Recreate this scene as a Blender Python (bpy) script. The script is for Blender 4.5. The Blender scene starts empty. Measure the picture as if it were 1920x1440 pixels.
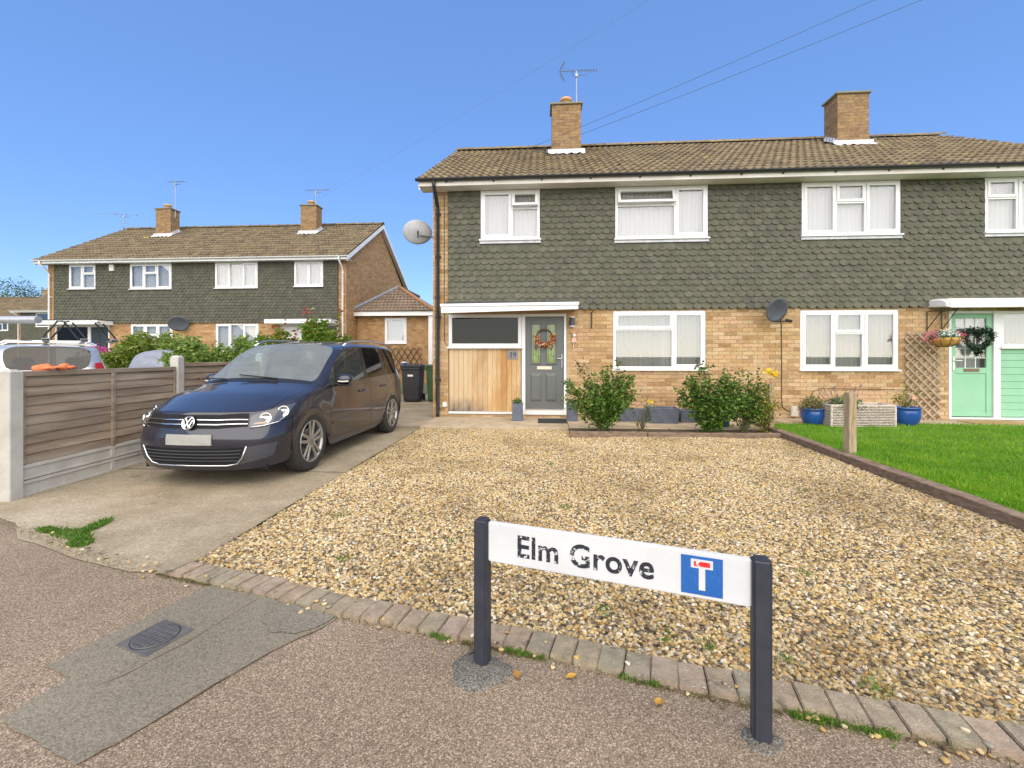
import bpy, bmesh, math, random
import numpy as np
from mathutils import Vector, Matrix, Euler
from mathutils.bvhtree import BVHTree
R = math.radians
rng = random.Random(7); nrng = np.random.default_rng(7)
scene = bpy.context.scene
COL = scene.collection

# ---------------------------------------------------------------- camera, sky, sun, exposure
cam_d = bpy.data.cameras.new('camera'); cam = bpy.data.objects.new('camera', cam_d); COL.objects.link(cam)
cam.location = (0, 0, 1.25); cam.rotation_euler = (R(90), 0, R(3.83))
cam_d.sensor_width = 36; cam_d.lens = 36*820/1920; cam_d.shift_y = -52/1920
cam_d.clip_start = .05; cam_d.clip_end = 2000
scene.camera = cam
SUN_EL, SUN_AZ = 42, 172          # azimuth clockwise from +Y (the view direction): behind the camera
world = bpy.data.worlds.new('World'); scene.world = world; world.use_nodes = True
wn = world.node_tree.nodes; wl = world.node_tree.links
sky = wn.new('ShaderNodeTexSky'); sky.sky_type = 'NISHITA'; sky.sun_disc = False
sky.sun_elevation = R(SUN_EL); sky.sun_rotation = R(SUN_AZ); sky.air_density = 1.0; sky.dust_density = 0; sky.ozone_density = 2.0; sky.altitude = 600
tint = wn.new('ShaderNodeMix'); tint.data_type = 'RGBA'; tint.blend_type = 'MULTIPLY'; tint.inputs[0].default_value = 1; tint.inputs[7].default_value = (.93, 1.0, 1.20, 1)
hs = wn.new('ShaderNodeHueSaturation'); hs.inputs['Saturation'].default_value = 1.05; wl.new(sky.outputs[0], hs.inputs['Color']); wl.new(hs.outputs[0], tint.inputs[6]); even = wn.new('ShaderNodeMix'); even.data_type = 'RGBA'; even.inputs[0].default_value = .54; even.inputs[7].default_value = (.92, 2.0, 4.45, 1)   # thin even veil over the whole sky
wl.new(tint.outputs[2], even.inputs[6]); wl.new(even.outputs[2], wn['Background'].inputs[0]); wn['Background'].inputs[1].default_value = .106
sun_d = bpy.data.lights.new('sun', 'SUN'); sun = bpy.data.objects.new('sun', sun_d); COL.objects.link(sun)
sun_d.energy = 3.6; sun_d.angle = R(110); sun_d.color = (1, .87, .655)
sv = Vector((math.sin(R(SUN_AZ))*math.cos(R(SUN_EL)), math.cos(R(SUN_AZ))*math.cos(R(SUN_EL)), math.sin(R(SUN_EL))))
sun.rotation_euler = sv.to_track_quat('Z', 'Y').to_euler()
scene.view_settings.view_transform = 'Standard'; scene.view_settings.look = 'None'
scene.view_settings.gamma = 1; scene.view_settings.exposure = .95
scene.cycles.max_bounces = 8; scene.cycles.transparent_max_bounces = 12

# ---------------------------------------------------------------- helpers
def tag(o, label=None, cat=None, group=None, kind=None):
    if label: o['label'] = label
    if cat: o['category'] = cat
    if group: o['group'] = group
    if kind: o['kind'] = kind
    return o
def empty(name, loc=(0, 0, 0), rz=0, label=None, cat=None, group=None):
    o = bpy.data.objects.new(name, None); COL.objects.link(o); o.location = loc; o.rotation_euler = (0, 0, rz)
    o.empty_display_size = .1
    return tag(o, label, cat, group)
def mesh_from(name, V, F, mat=None, smooth=False):
    me = bpy.data.meshes.new(name); me.from_pydata([tuple(v) for v in V], [], [tuple(f) for f in F]); me.update()
    if mat: me.materials.append(mat)
    if smooth: me.polygons.foreach_set('use_smooth', [True]*len(me.polygons))
    return me
def link(name, me, parent=None, loc=(0, 0, 0), rot=(0, 0, 0)):
    o = bpy.data.objects.new(name, me); COL.objects.link(o)
    o.location = loc; o.rotation_euler = rot
    if parent: o.parent = parent
    return o
BOXF = [(0, 3, 2, 1), (4, 5, 6, 7), (0, 1, 5, 4), (1, 2, 6, 5), (2, 3, 7, 6), (3, 0, 4, 7)]
class MB:
    def __init__(s): s.V = []; s.F = []
    def add(s, V, F):
        n = len(s.V); s.V += [tuple(v) for v in V]; s.F += [tuple(i+n for i in f) for f in F]; return s
    def box(s, x0, x1, y0, y1, z0, z1, M=None):
        x0, x1 = min(x0, x1), max(x0, x1); y0, y1 = min(y0, y1), max(y0, y1); z0, z1 = min(z0, z1), max(z0, z1)
        V = [(x0, y0, z0), (x1, y0, z0), (x1, y1, z0), (x0, y1, z0), (x0, y0, z1), (x1, y0, z1), (x1, y1, z1), (x0, y1, z1)]
        if M is not None: V = [M @ Vector(v) for v in V]
        return s.add(V, BOXF)
    def bar(s, a, b, w, h, up=(0, 0, 1)):
        a, b = Vector(a), Vector(b); d = (b-a).normalized(); u = Vector(up)
        if abs(d.dot(u)) > .98: u = Vector((0, 1, 0))
        r = d.cross(u).normalized()*w/2; u = r.cross(d).normalized()*h/2
        V = [a-r-u, a+r-u, b+r-u, b-r-u, a-r+u, a+r+u, b+r+u, b-r+u]
        return s.add(V, BOXF)
    def tube(s, pts, r, n=8, caps=True):
        pts = [Vector(p) for p in pts]; rr = r if isinstance(r, (list, tuple)) else [r]*len(pts); base = len(s.V); up = None
        for i, p in enumerate(pts):
            d = (pts[min(i+1, len(pts)-1)]-pts[max(i-1, 0)]).normalized()
            if up is None: up = Vector((0, 0, 1)) if abs(d.z) < .9 else Vector((1, 0, 0))
            a = d.cross(up).normalized(); b = a.cross(d).normalized(); up = b
            for k in range(n):
                t = 2*math.pi*k/n; s.V.append(tuple(p+(a*math.cos(t)+b*math.sin(t))*rr[i]))
        for i in range(len(pts)-1):
            for k in range(n):
                q = base+i*n; k2 = (k+1) % n
                s.F.append((q+k, q+k2, q+n+k2, q+n+k))
        if caps:
            s.F.append(tuple(base+k for k in range(n))[::-1]); s.F.append(tuple(base+(len(pts)-1)*n+k for k in range(n)))
        return s
    def lathe(s, prof, n=24, M=None, close=False):
        base = len(s.V)
        for (r, z) in prof:
            for k in range(n):
                t = 2*math.pi*k/n; v = Vector((r*math.cos(t), r*math.sin(t), z))
                s.V.append(tuple(M @ v if M is not None else v))
        m = len(prof)
        for i in range(m if close else m-1):
            for k in range(n):
                a = base+i*n; b = base+((i+1) % m)*n; k2 = (k+1) % n
                s.F.append((a+k, a+k2, b+k2, b+k))
        return s
    def prism(s, poly, f0, f1):
        n = len(poly); A = [f0(p) for p in poly]; B = [f1(p) for p in poly]
        return s.add(A+B, [tuple(range(n))[::-1], tuple(range(n, 2*n))]+[(i, (i+1) % n, n+(i+1) % n, n+i) for i in range(n)])
    def grid(s, fn, nu, nv):
        b = len(s.V)
        for j in range(nv+1):
            for i in range(nu+1): s.V.append(tuple(fn(i/nu, j/nv)))
        for j in range(nv):
            for i in range(nu):
                a = b+j*(nu+1)+i; s.F.append((a, a+1, a+nu+2, a+nu+1))
        return s
    def build(s, name, mat, parent=None, bevel=0, smooth=False, loc=(0, 0, 0), rot=(0, 0, 0), recalc=True, seg=1):
        me = mesh_from(name, s.V, s.F, mat, smooth)
        if bevel or recalc:
            bm = bmesh.new(); bm.from_mesh(me)
            if recalc: bmesh.ops.recalc_face_normals(bm, faces=bm.faces[:])
            if bevel:
                es = [e for e in bm.edges if len(e.link_faces) == 2 and e.calc_face_angle(0) > .5]
                bmesh.ops.bevel(bm, geom=es, offset=bevel, segments=seg, affect='EDGES', clamp_overlap=True)
            bm.to_mesh(me); bm.free()
            if smooth: me.polygons.foreach_set('use_smooth', [True]*len(me.polygons))
        return link(name, me, parent, loc, rot)
def smooth_by_angle(o, ang=40):
    me = o.data; me.polygons.foreach_set('use_smooth', [True]*len(me.polygons))
    bm = bmesh.new(); bm.from_mesh(me)
    for e in bm.edges: e.smooth = not (len(e.link_faces) == 2 and e.calc_face_angle(0) > R(ang))
    bm.to_mesh(me); bm.free(); return o
_pm = {}
def joined(name, items, mat, parent=None, smooth=False):
    """items: (V,F,loc,rot) joined into one mesh with a random value per piece"""
    Vs = []; Fs = []; rs = []; n = 0
    for V, F, loc, rot in items:
        A = np.array(V, float)
        if any(rot): A = A @ np.array(Euler(rot).to_matrix()).T
        Vs.append(A+np.array(loc)); Fs += [tuple(i+n for i in f) for f in F]; n += len(V); rs.append(np.full(len(V), rng.random()))
    if not Vs: return None
    me = mesh_from(name, np.vstack(Vs).tolist(), Fs, mat, smooth)
    at = me.attributes.new('rnd', 'FLOAT', 'POINT'); at.data.foreach_set('value', np.concatenate(rs).astype(np.float32))
    return link(name, me, parent)
def pieces(parent, name, items, mat, cap=300, key=None, smooth=False):
    """items: (key,V,F,loc,rot). The first cap become objects sharing mesh data, the rest one 'stuff' part"""
    if key: items = sorted(items, key=key)
    for k, V, F, loc, rot in items[:cap]:
        kk = (name, mat.name, k)
        if k is None or kk not in _pm:
            me = mesh_from(name, V, F, mat, smooth)
            if k is not None: _pm[kk] = me
        else: me = _pm[kk]
        link(name, me, parent, loc, rot)
    if len(items) > cap:
        o = joined(name+'s', [(V, F, l, r) for k, V, F, l, r in items[cap:]], mat, parent, smooth); o['kind'] = 'stuff'
def boxVF(w, d, h):
    m = MB().box(-w/2, w/2, -d, 0, -h/2, h/2); return m.V, m.F

# ---------------------------------------------------------------- materials
def nodes_of(name):
    m = bpy.data.materials.new(name); m.use_nodes = True; nt = m.node_tree
    return m, nt.nodes, nt.links, nt.nodes['Principled BSDF']
def c4(c): return (c[0], c[1], c[2], 1)
def ramp(N, stops, interp='LINEAR'):
    r = N.new('ShaderNodeValToRGB'); e = r.color_ramp.elements; r.color_ramp.interpolation = interp
    while len(e) < len(stops): e.new(.5)
    for i, (p, c) in enumerate(stops): e[i].position = p; e[i].color = c4(c)
    return r
def noise(N, L, scale, detail=4, rough=.6, vec=None, stretch=None):
    g = N.new('ShaderNodeNewGeometry'); n = N.new('ShaderNodeTexNoise')
    n.inputs['Scale'].default_value = scale; n.inputs['Detail'].default_value = detail; n.inputs['Roughness'].default_value = rough
    src = g.outputs['Position']
    if stretch:
        mp = N.new('ShaderNodeMapping'); mp.inputs['Scale'].default_value = stretch; L.new(src, mp.inputs['Vector']); src = mp.outputs[0]
    L.new(src, n.inputs['Vector']); return n
def rnd_value(N, L):
    oi = N.new('ShaderNodeObjectInfo'); at = N.new('ShaderNodeAttribute'); at.attribute_name = 'rnd'
    a = N.new('ShaderNodeMath'); a.operation = 'ADD'; L.new(oi.outputs['Random'], a.inputs[0]); L.new(at.outputs['Fac'], a.inputs[1])
    f = N.new('ShaderNodeMath'); f.operation = 'FRACT'; L.new(a.outputs[0], f.inputs[0]); return f.outputs[0]
def mix(N, L, fac, a, b, mode='MIX'):
    m = N.new('ShaderNodeMix'); m.data_type = 'RGBA'; m.blend_type = mode
    for sock, v in ((m.inputs[0], fac), (m.inputs[6], a), (m.inputs[7], b)):
        if hasattr(v, 'links'): L.new(v, sock)
        elif isinstance(v, (tuple, list)): sock.default_value = c4(v)
        else: sock.default_value = v
    return m.outputs[2]
def bump(N, L, h, strength, dist, B):
    b = N.new('ShaderNodeBump'); b.inputs['Strength'].default_value = strength; b.inputs['Distance'].default_value = dist
    L.new(h, b.inputs['Height']); L.new(b.outputs[0], B.inputs['Normal'])
def mat(name, c1, c2=None, scale=6, rough=.7, metal=0, coat=0, bmp=0, bscale=60, rnds=None, stretch=None, spots=None, spec=.5, detail=5, lo=.35, hi=.65, patchy=0):
    """noise-mixed colour; rnds = list of colours picked per piece; spots = (colour, scale, threshold)"""
    m, N, L, B = nodes_of(name)
    n = noise(N, L, scale, detail, .65, stretch=stretch)
    if rnds:
        r = ramp(N, [(i/max(1, len(rnds)-1), c) for i, c in enumerate(rnds)]); L.new(rnd_value(N, L), r.inputs[0])
        base = r.outputs[0]
        v = ramp(N, [(lo, (.72, .72, .72)), (hi, (1.15, 1.15, 1.15))]); L.new(n.outputs[0], v.inputs[0])
        col = mix(N, L, 1.0, base, v.outputs[0], 'MULTIPLY')
    else:
        v = ramp(N, [(lo, c1), (hi, c2 or c1)]); L.new(n.outputs[0], v.inputs[0]); col = v.outputs[0]
    if patchy:    # dirt lying in broad uneven patches
        pn = noise(N, L, patchy, 5, .65); pr = ramp(N, [(.33, (.66, .62, .56)), (.5, (1, 1, 1)), (.68, (1.10, 1.12, 1.18))]); L.new(pn.outputs[0], pr.inputs[0]); col = mix(N, L, 1., col, pr.outputs[0], 'MULTIPLY')
    if spots:
        for sc, ss, st in spots:
            sn = noise(N, L, ss, 3, .6); sr = ramp(N, [(st, (0, 0, 0)), (st+.05, (1, 1, 1))]); L.new(sn.outputs[0], sr.inputs[0])
            col = mix(N, L, sr.outputs[0], col, sc)
    L.new(col, B.inputs['Base Color'])
    B.inputs['Roughness'].default_value = rough; B.inputs['Metallic'].default_value = metal; B.inputs['Coat Weight'].default_value = coat
    B.inputs['Coat Roughness'].default_value = .03; B.inputs['Specular IOR Level'].default_value = spec
    if bmp:
        bn = noise(N, L, bscale, 4, .6, stretch=stretch); bump(N, L, bn.outputs[0], bmp, .01, B)
    return m
def glass_mat(name, tint=(.955, .965, .96), refl=1.0, ior=1.5, dust_sheen=0):
    m, N, L, B = nodes_of(name); N.remove(B); out = N['Material Output']
    t = N.new('ShaderNodeBsdfTransparent'); t.inputs[0].default_value = c4(tint); g = N.new('ShaderNodeBsdfGlossy'); g.inputs['Roughness'].default_value = .015
    lw = N.new('ShaderNodeLayerWeight'); lw.inputs[0].default_value = .5; pw = N.new('ShaderNodeMath'); pw.operation = 'POWER'; pw.inputs[1].default_value = 5; L.new(lw.outputs['Facing'], pw.inputs[0])
    mm = N.new('ShaderNodeMath'); mm.operation = 'MULTIPLY_ADD'; mm.inputs[1].default_value = .9; mm.inputs[2].default_value = .04*refl; mm.use_clamp = True; L.new(pw.outputs[0], mm.inputs[0])
    mx = N.new('ShaderNodeMixShader'); L.new(mm.outputs[0], mx.inputs[0]); L.new(t.outputs[0], mx.inputs[1]); L.new(g.outputs[0], mx.inputs[2]); L.new(mx.outputs[0], out.inputs[0])
    if dust_sheen:      # dusty pane; pale sky reflection also painted in as grey diffuse haze
        df = N.new('ShaderNodeBsdfDiffuse'); df.inputs[0].default_value = (.62, .66, .62, 1); n = noise(N, L, 3.5, 4); r = ramp(N, [(.3, (dust_sheen*.85,)*3), (.7, (dust_sheen*1.15,)*3)]); L.new(n.outputs[0], r.inputs[0])
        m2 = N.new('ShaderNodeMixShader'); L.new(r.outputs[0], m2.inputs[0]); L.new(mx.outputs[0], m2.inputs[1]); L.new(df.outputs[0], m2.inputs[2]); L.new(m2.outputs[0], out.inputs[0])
    return m
def cloth_mat(name, c, transl=.5, alpha=1.0):
    m, N, L, B = nodes_of(name); N.remove(B); out = N['Material Output']
    d = N.new('ShaderNodeBsdfDiffuse'); d.inputs[0].default_value = c4(c); t = N.new('ShaderNodeBsdfTranslucent'); t.inputs[0].default_value = c4(c)
    mx = N.new('ShaderNodeMixShader'); mx.inputs[0].default_value = transl; L.new(d.outputs[0], mx.inputs[1]); L.new(t.outputs[0], mx.inputs[2])
    tr = N.new('ShaderNodeBsdfTransparent'); m2 = N.new('ShaderNodeMixShader'); m2.inputs[0].default_value = alpha
    L.new(tr.outputs[0], m2.inputs[1]); L.new(mx.outputs[0], m2.inputs[2]); L.new(m2.outputs[0], out.inputs[0]); return m
def leaf_mat(name, cols, transl=.25, vary=0):
    m, N, L, B = nodes_of(name); out = N['Material Output']
    r = ramp(N, [(i/max(1, len(cols)-1), c) for i, c in enumerate(cols)]); L.new(rnd_value(N, L), r.inputs[0]); col = r.outputs[0]
    if vary:
        nv = noise(N, L, vary, 4, .6); vr = ramp(N, [(.32, (.72, .78, .7)), (.5, (1, 1, 1)), (.68, (1.45, 1.15, 1.6))]); L.new(nv.outputs[0], vr.inputs[0]); col = mix(N, L, 1., col, vr.outputs[0], 'MULTIPLY')
    L.new(col, B.inputs['Base Color'])
    B.inputs['Roughness'].default_value = .5; t = N.new('ShaderNodeBsdfTranslucent'); L.new(col, t.inputs[0])
    mx = N.new('ShaderNodeMixShader'); mx.inputs[0].default_value = transl; L.new(B.outputs[0], mx.inputs[1]); L.new(t.outputs[0], mx.inputs[2]); L.new(mx.outputs[0], out.inputs[0]); return m

BRICKS = [(.42, .255, .098), (.55, .385, .205), (.45, .27, .115), (.60, .43, .25), (.36, .215, .09), (.56, .355, .215), (.49, .33, .155), (.54, .40, .225), (.30, .175, .075), (.54, .34, .165)]
M = {}
M['brick'] = mat('brick', None, rough=.9, rnds=BRICKS, scale=22, bmp=.35, bscale=90, stretch=(1, 1, 2.5))
M['mortar'] = mat('mortar', (.34, .25, .15), (.42, .32, .20), scale=30, rough=.95, bmp=.3)
M['chimney_brick'] = mat('chimney brick', None, rough=.92, rnds=[(.30, .19, .085), (.24, .145, .065), (.34, .22, .10), (.22, .13, .07), (.31, .21, .11)], scale=14, bmp=.3)
M['chimney_mortar'] = mat('chimney mortar', (.36, .28, .18), (.44, .35, .24), scale=25, rough=.95)
def brick_tex(name, cols, mort, sc=1.0):
    m, N, L, B = nodes_of(name); tc = N.new('ShaderNodeTexCoord'); sp = N.new('ShaderNodeSeparateXYZ'); L.new(tc.outputs['Object'], sp.inputs[0])
    ad = N.new('ShaderNodeMath'); ad.operation = 'ADD'; L.new(sp.outputs[0], ad.inputs[0]); L.new(sp.outputs[1], ad.inputs[1])
    cb = N.new('ShaderNodeCombineXYZ'); L.new(ad.outputs[0], cb.inputs[0]); L.new(sp.outputs[2], cb.inputs[1])
    bt = N.new('ShaderNodeTexBrick'); L.new(cb.outputs[0], bt.inputs[0]); bt.inputs['Scale'].default_value = 1
    bt.inputs['Brick Width'].default_value = .225; bt.inputs['Row Height'].default_value = .075; bt.inputs['Mortar Size'].default_value = .006
    bt.inputs['Color1'].default_value = (0, 0, 0, 1); bt.inputs['Color2'].default_value = (1, 1, 1, 1); bt.inputs['Mortar'].default_value = (.5, .5, .5, 1); bt.inputs['Bias'].default_value = 0
    r = ramp(N, [(i/(len(cols)-1), c) for i, c in enumerate(cols)]); L.new(bt.outputs[0], r.inputs[0])
    n = noise(N, L, 5, 5); v = ramp(N, [(.3, (.75, .75, .75)), (.7, (1.15, 1.15, 1.15))]); L.new(n.outputs[0], v.inputs[0])
    col = mix(N, L, bt.outputs['Fac'], mix(N, L, 1., r.outputs[0], v.outputs[0], 'MULTIPLY'), mort); L.new(col, B.inputs['Base Color']); B.inputs['Roughness'].default_value = .92
    iv = N.new('ShaderNodeMath'); iv.operation = 'SUBTRACT'; iv.inputs[0].default_value = 1; L.new(bt.outputs['Fac'], iv.inputs[1]); bump(N, L, iv.outputs[0], .6, .01, B); return m
M['brick_far'] = brick_tex('far brick', [(.34, .18, .07), (.46, .27, .12), (.38, .21, .08), (.50, .32, .16), (.30, .15, .06)], (.34, .24, .13))
TILE = [(.103, .104, .070), (.093, .097, .066), (.112, .111, .075), (.086, .091, .066), (.106, .107, .071), (.100, .098, .069), (.121, .118, .080), (.094, .099, .068), (.108, .102, .074), (.092, .088, .066)]
M['tile'] = mat('tile hanging', None, rough=.85, rnds=TILE, scale=9, bmp=.2, bscale=120, spots=[((.28, .20, .085), 11, .665), ((.22, .23, .15), 40, .70), ((.10, .085, .065), 1.3, .66)])
M['tile_back'] = mat('tile backing', (.05, .05, .04), (.07, .07, .05), rough=.9)
M['tile_far'] = mat('far tile hanging', None, rough=.85, rnds=[tuple(.86*x for x in c) for c in TILE], scale=6, spots=[((.26, .19, .08), 5, .72)])
ROOF = [(.225, .172, .095), (.195, .15, .085), (.255, .20, .112), (.175, .134, .080), (.235, .182, .10), (.145, .108, .070), (.245, .188, .10)]
M['roof_tile'] = mat('roof tile', None, rough=.92, rnds=ROOF, scale=10, bmp=.3, bscale=70, spots=[((.33, .26, .09), 3.2, .625), ((.42, .38, .26), 26, .69), ((.09, .065, .045), 6, .65)])
M['roof_far'] = mat('far roof tile', None, rough=.92, rnds=[tuple(.85*x for x in c) for c in ROOF], scale=6, spots=[((.36, .29, .09), 1.6, .68), ((.40, .36, .26), 14, .72), ((.07, .055, .045), 4, .62)])
M['white'] = mat('white plastic', (.72, .72, .71), (.80, .80, .79), scale=3, rough=.35)
M['cream'] = mat('aged white paint', (.62, .58, .50), (.75, .72, .66), scale=2.5, rough=.5, spots=[((.50, .43, .33), 5, .74)])
M['canopy_white'] = mat('painted board', (.74, .74, .73), (.82, .82, .81), scale=4, rough=.5)
M['black_plastic'] = mat('black plastic', (.012, .013, .016), (.022, .023, .027), scale=8, rough=.38)
M['lead'] = mat('pale flashing', (.48, .49, .52), (.70, .71, .74), scale=9, rough=.6, bmp=.4, bscale=14)
M['cap'] = mat('chimney cap', (.16, .15, .10), (.26, .24, .16), scale=14, rough=.95)
M['terracotta'] = mat('terracotta', (.50, .27, .12), (.58, .36, .17), scale=8, rough=.85)
M['glass'] = glass_mat('window glass', refl=2.6)
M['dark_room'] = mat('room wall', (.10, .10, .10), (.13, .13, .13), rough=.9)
M['net'] = cloth_mat('net curtain', (.66, .66, .66), .3, .90); M['sheer'] = cloth_mat('sheer curtain', (.50, .50, .48), .3, .62)
M['curtain'] = cloth_mat('grey curtain', (.42, .44, .46), .3, 1)
M['concrete'] = mat('pale concrete', (.42, .40, .36), (.52, .50, .46), scale=9, rough=.9, bmp=.25, bscale=80, spots=[((.16, .14, .12), 70, .72)])
M['steel'] = mat('grey metal', (.25, .26, .28), (.33, .34, .36), rough=.35, metal=.9)
M['chrome'] = mat('bright metal', (.75, .75, .76), (.82, .82, .82), rough=.18, metal=1)
M['wire'] = mat('black cable', (.02, .02, .02), (.03, .03, .03), rough=.6)
M['line'] = mat('overhead line', (.20, .24, .30), (.25, .29, .35), rough=.6)
# ---------------------------------------------------------------- the ground
EDGE = [(-14, 6.7), (-4.08, 3.04), (-2.34, 2.40), (-1.64, 2.24), (-.95, 2.03), (-.03, 1.826), (.47, 1.683), (1.435, 1.462), (4.6, .72), (14, -1.5)]
def edge_y(x):
    for (a, b), (c, d) in zip(EDGE, EDGE[1:]):
        if x <= c: return b+(d-b)*(x-a)/(c-a)
    return EDGE[-1][1]
def timber_x(y): return 3.39+.066*(y-3.31)
def chips(name, cols, scale, dark, base_scale=1.2, lo=.8, rough=.95, bs=.5, spots=None, jit=.9):
    m, N, L, B = nodes_of(name); g = N.new('ShaderNodeNewGeometry'); v = N.new('ShaderNodeTexVoronoi'); v.inputs['Scale'].default_value = scale; v.inputs['Randomness'].default_value = 1
    nz = N.new('ShaderNodeTexNoise'); nz.inputs['Scale'].default_value = scale*.9; L.new(g.outputs['Position'], nz.inputs['Vector'])
    mv = N.new('ShaderNodeVectorMath'); mv.operation = 'MULTIPLY_ADD'; mv.inputs[1].default_value = (jit/scale,)*3; L.new(nz.outputs['Color'], mv.inputs[0]); L.new(g.outputs['Position'], mv.inputs[2])
    L.new(mv.outputs[0], v.inputs['Vector']); sp = N.new('ShaderNodeSeparateColor'); L.new(v.outputs['Color'], sp.inputs[0])
    r = ramp(N, [(i/(len(cols)-1), c) for i, c in enumerate(cols)]); L.new(sp.outputs[0], r.inputs[0])
    d = ramp(N, [(.35, (1, 1, 1)), (.75, dark)]); L.new(v.outputs['Distance'], d.inputs[0]); col = mix(N, L, 1., r.outputs[0], d.outputs[0], 'MULTIPLY')
    n = noise(N, L, base_scale, 6, .6); w = ramp(N, [(.3, (lo,)*3), (.7, (1.12,)*3)]); L.new(n.outputs[0], w.inputs[0]); col = mix(N, L, 1., col, w.outputs[0], 'MULTIPLY')
    for sc, ss, st in (spots or []):
        sn = noise(N, L, ss, 4, .7); sr = ramp(N, [(st, (0, 0, 0)), (st+.06, (.75, .75, .75))]); L.new(sn.outputs[0], sr.inputs[0]); col = mix(N, L, sr.outputs[0], col, sc)
    L.new(col, B.inputs['Base Color']); B.inputs['Roughness'].default_value = rough
    iv = N.new('ShaderNodeMath'); iv.operation = 'SUBTRACT'; iv.inputs[0].default_value = 1; L.new(v.outputs['Distance'], iv.inputs[1]); bump(N, L, iv.outputs[0], bs, .006, B); return m
M['pavement'] = chips('pavement tarmac', [(.165, .122, .080), (.262, .198, .135), (.34, .262, .182), (.222, .168, .112), (.50, .40, .295), (.285, .216, .147), (.195, .146, .097)], 190, (.52, .50, .48), bs=.28, spots=[((.40, .36, .28), 9, .675), ((.44, .40, .33), 30, .71), ((.13, .10, .075), 2.4, .66)])
M['patch'] = chips('grey tarmac', [(.165, .142, .103), (.22, .192, .143), (.26, .23, .175), (.19, .165, .123)], 150, (.75, .73, .7), bs=.3, spots=[((.34, .31, .25), 16, .74)])
M['patch_rough'] = chips('rough grey tarmac', [(.155, .138, .100), (.215, .193, .145), (.26, .235, .18), (.185, .165, .122)], 150, (.66, .66, .66), bs=.6)
M['road'] = chips('road tarmac', [(.05, .05, .05), (.08, .08, .08), (.11, .11, .105)], 90, (.6, .6, .6))
M['collar'] = chips('black tarmac collar', [(.13, .118, .095), (.20, .185, .155), (.27, .25, .21), (.16, .145, .12)], 150, (.4, .4, .4), bs=.7)
def concrete_mat():
    m, N, L, B = nodes_of('driveway concrete'); n1 = noise(N, L, 1.1, 7, .65); a = ramp(N, [(.30, (.22, .175, .11)), (.5, (.335, .28, .19)), (.68, (.44, .38, .28))]); L.new(n1.outputs[0], a.inputs[0])
    n2 = noise(N, L, 45, 4, .7); b = ramp(N, [(.3, (.75, .74, .72)), (.7, (1.15, 1.15, 1.15))]); L.new(n2.outputs[0], b.inputs[0]); col = mix(N, L, 1., a.outputs[0], b.outputs[0], 'MULTIPLY')
    n3 = noise(N, L, 3.2, 6, .7); c = ramp(N, [(.60, (0, 0, 0)), (.70, (.75, .75, .75))]); L.new(n3.outputs[0], c.inputs[0]); col = mix(N, L, c.outputs[0], col, (.14, .115, .075))
    v = N.new('ShaderNodeTexVoronoi'); v.inputs['Scale'].default_value = 130; g = N.new('ShaderNodeNewGeometry'); L.new(g.outputs['Position'], v.inputs['Vector'])
    sp = N.new('ShaderNodeSeparateColor'); L.new(v.outputs['Color'], sp.inputs[0]); d = ramp(N, [(0, (.82, .8, .78)), (.85, (1.05, 1.05, 1.05)), (1, (1.35, 1.35, 1.3))]); L.new(sp.outputs[0], d.inputs[0]); col = mix(N, L, 1., col, d.outputs[0], 'MULTIPLY')
    L.new(col, B.inputs['Base Color']); B.inputs['Roughness'].default_value = .93; bump(N, L, n2.outputs[0], .35, .006, B); return m
M['drive'] = concrete_mat()
STONES = [(.40, .25, .075), (.55, .40, .175), (.39, .20, .045), (.62, .50, .28), (.16, .11, .055), (.46, .28, .07), (.60, .46, .23), (.25, .205, .14), (.47, .325, .12), (.72, .66, .54), (.42, .26, .085), (.12, .11, .095), (.54, .41, .20), (.25, .235, .215), (.62, .54, .40), (.33, .29, .23), (.50, .37, .18)]
STONES = [(r*.96, g*.94, b*.84) for r, g, b in STONES]+[(.09, .07, .05), (.76, .70, .58), (.64, .50, .27)]
STONES = [STONES[(i*7) % len(STONES)] for i in range(len(STONES))]
M['stone'] = mat('gravel stone', None, rough=.75, rnds=STONES, scale=90, lo=.3, hi=.7, patchy=.9)
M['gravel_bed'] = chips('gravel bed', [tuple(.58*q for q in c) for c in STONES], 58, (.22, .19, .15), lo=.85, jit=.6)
M['soil'] = mat('soil', (.06, .042, .028), (.12, .085, .05), scale=14, rough=1, bmp=.8, bscale=30)
M['lawn'] = mat('lawn soil', (.09, .17, .02), (.13, .22, .03), scale=6, rough=1)
M['far_ground'] = mat('far ground', (.10, .12, .05), (.16, .15, .09), scale=.5, rough=1)
M['paver'] = mat('block paver', None, rough=.95, rnds=[(.285, .235, .16), (.33, .25, .17), (.255, .22, .155), (.335, .255, .185), (.28, .24, .165), (.305, .245, .16)], scale=18, bmp=.6, bscale=120, spots=[((.50, .47, .40), 75, .66), ((.14, .12, .08), 12, .64)])
M['timber'] = mat('weathered sleeper', (.13, .085, .055), (.25, .18, .125), scale=5, rough=.9, bmp=.5, bscale=18, stretch=(2.2, 2.2, 9), spots=[((.30, .25, .20), 3, .70)])
M['slab'] = mat('path concrete', (.34, .26, .165), (.46, .38, .27), scale=4, rough=.95, bmp=.3, bscale=90, spots=[((.20, .15, .09), 6, .68)])

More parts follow.
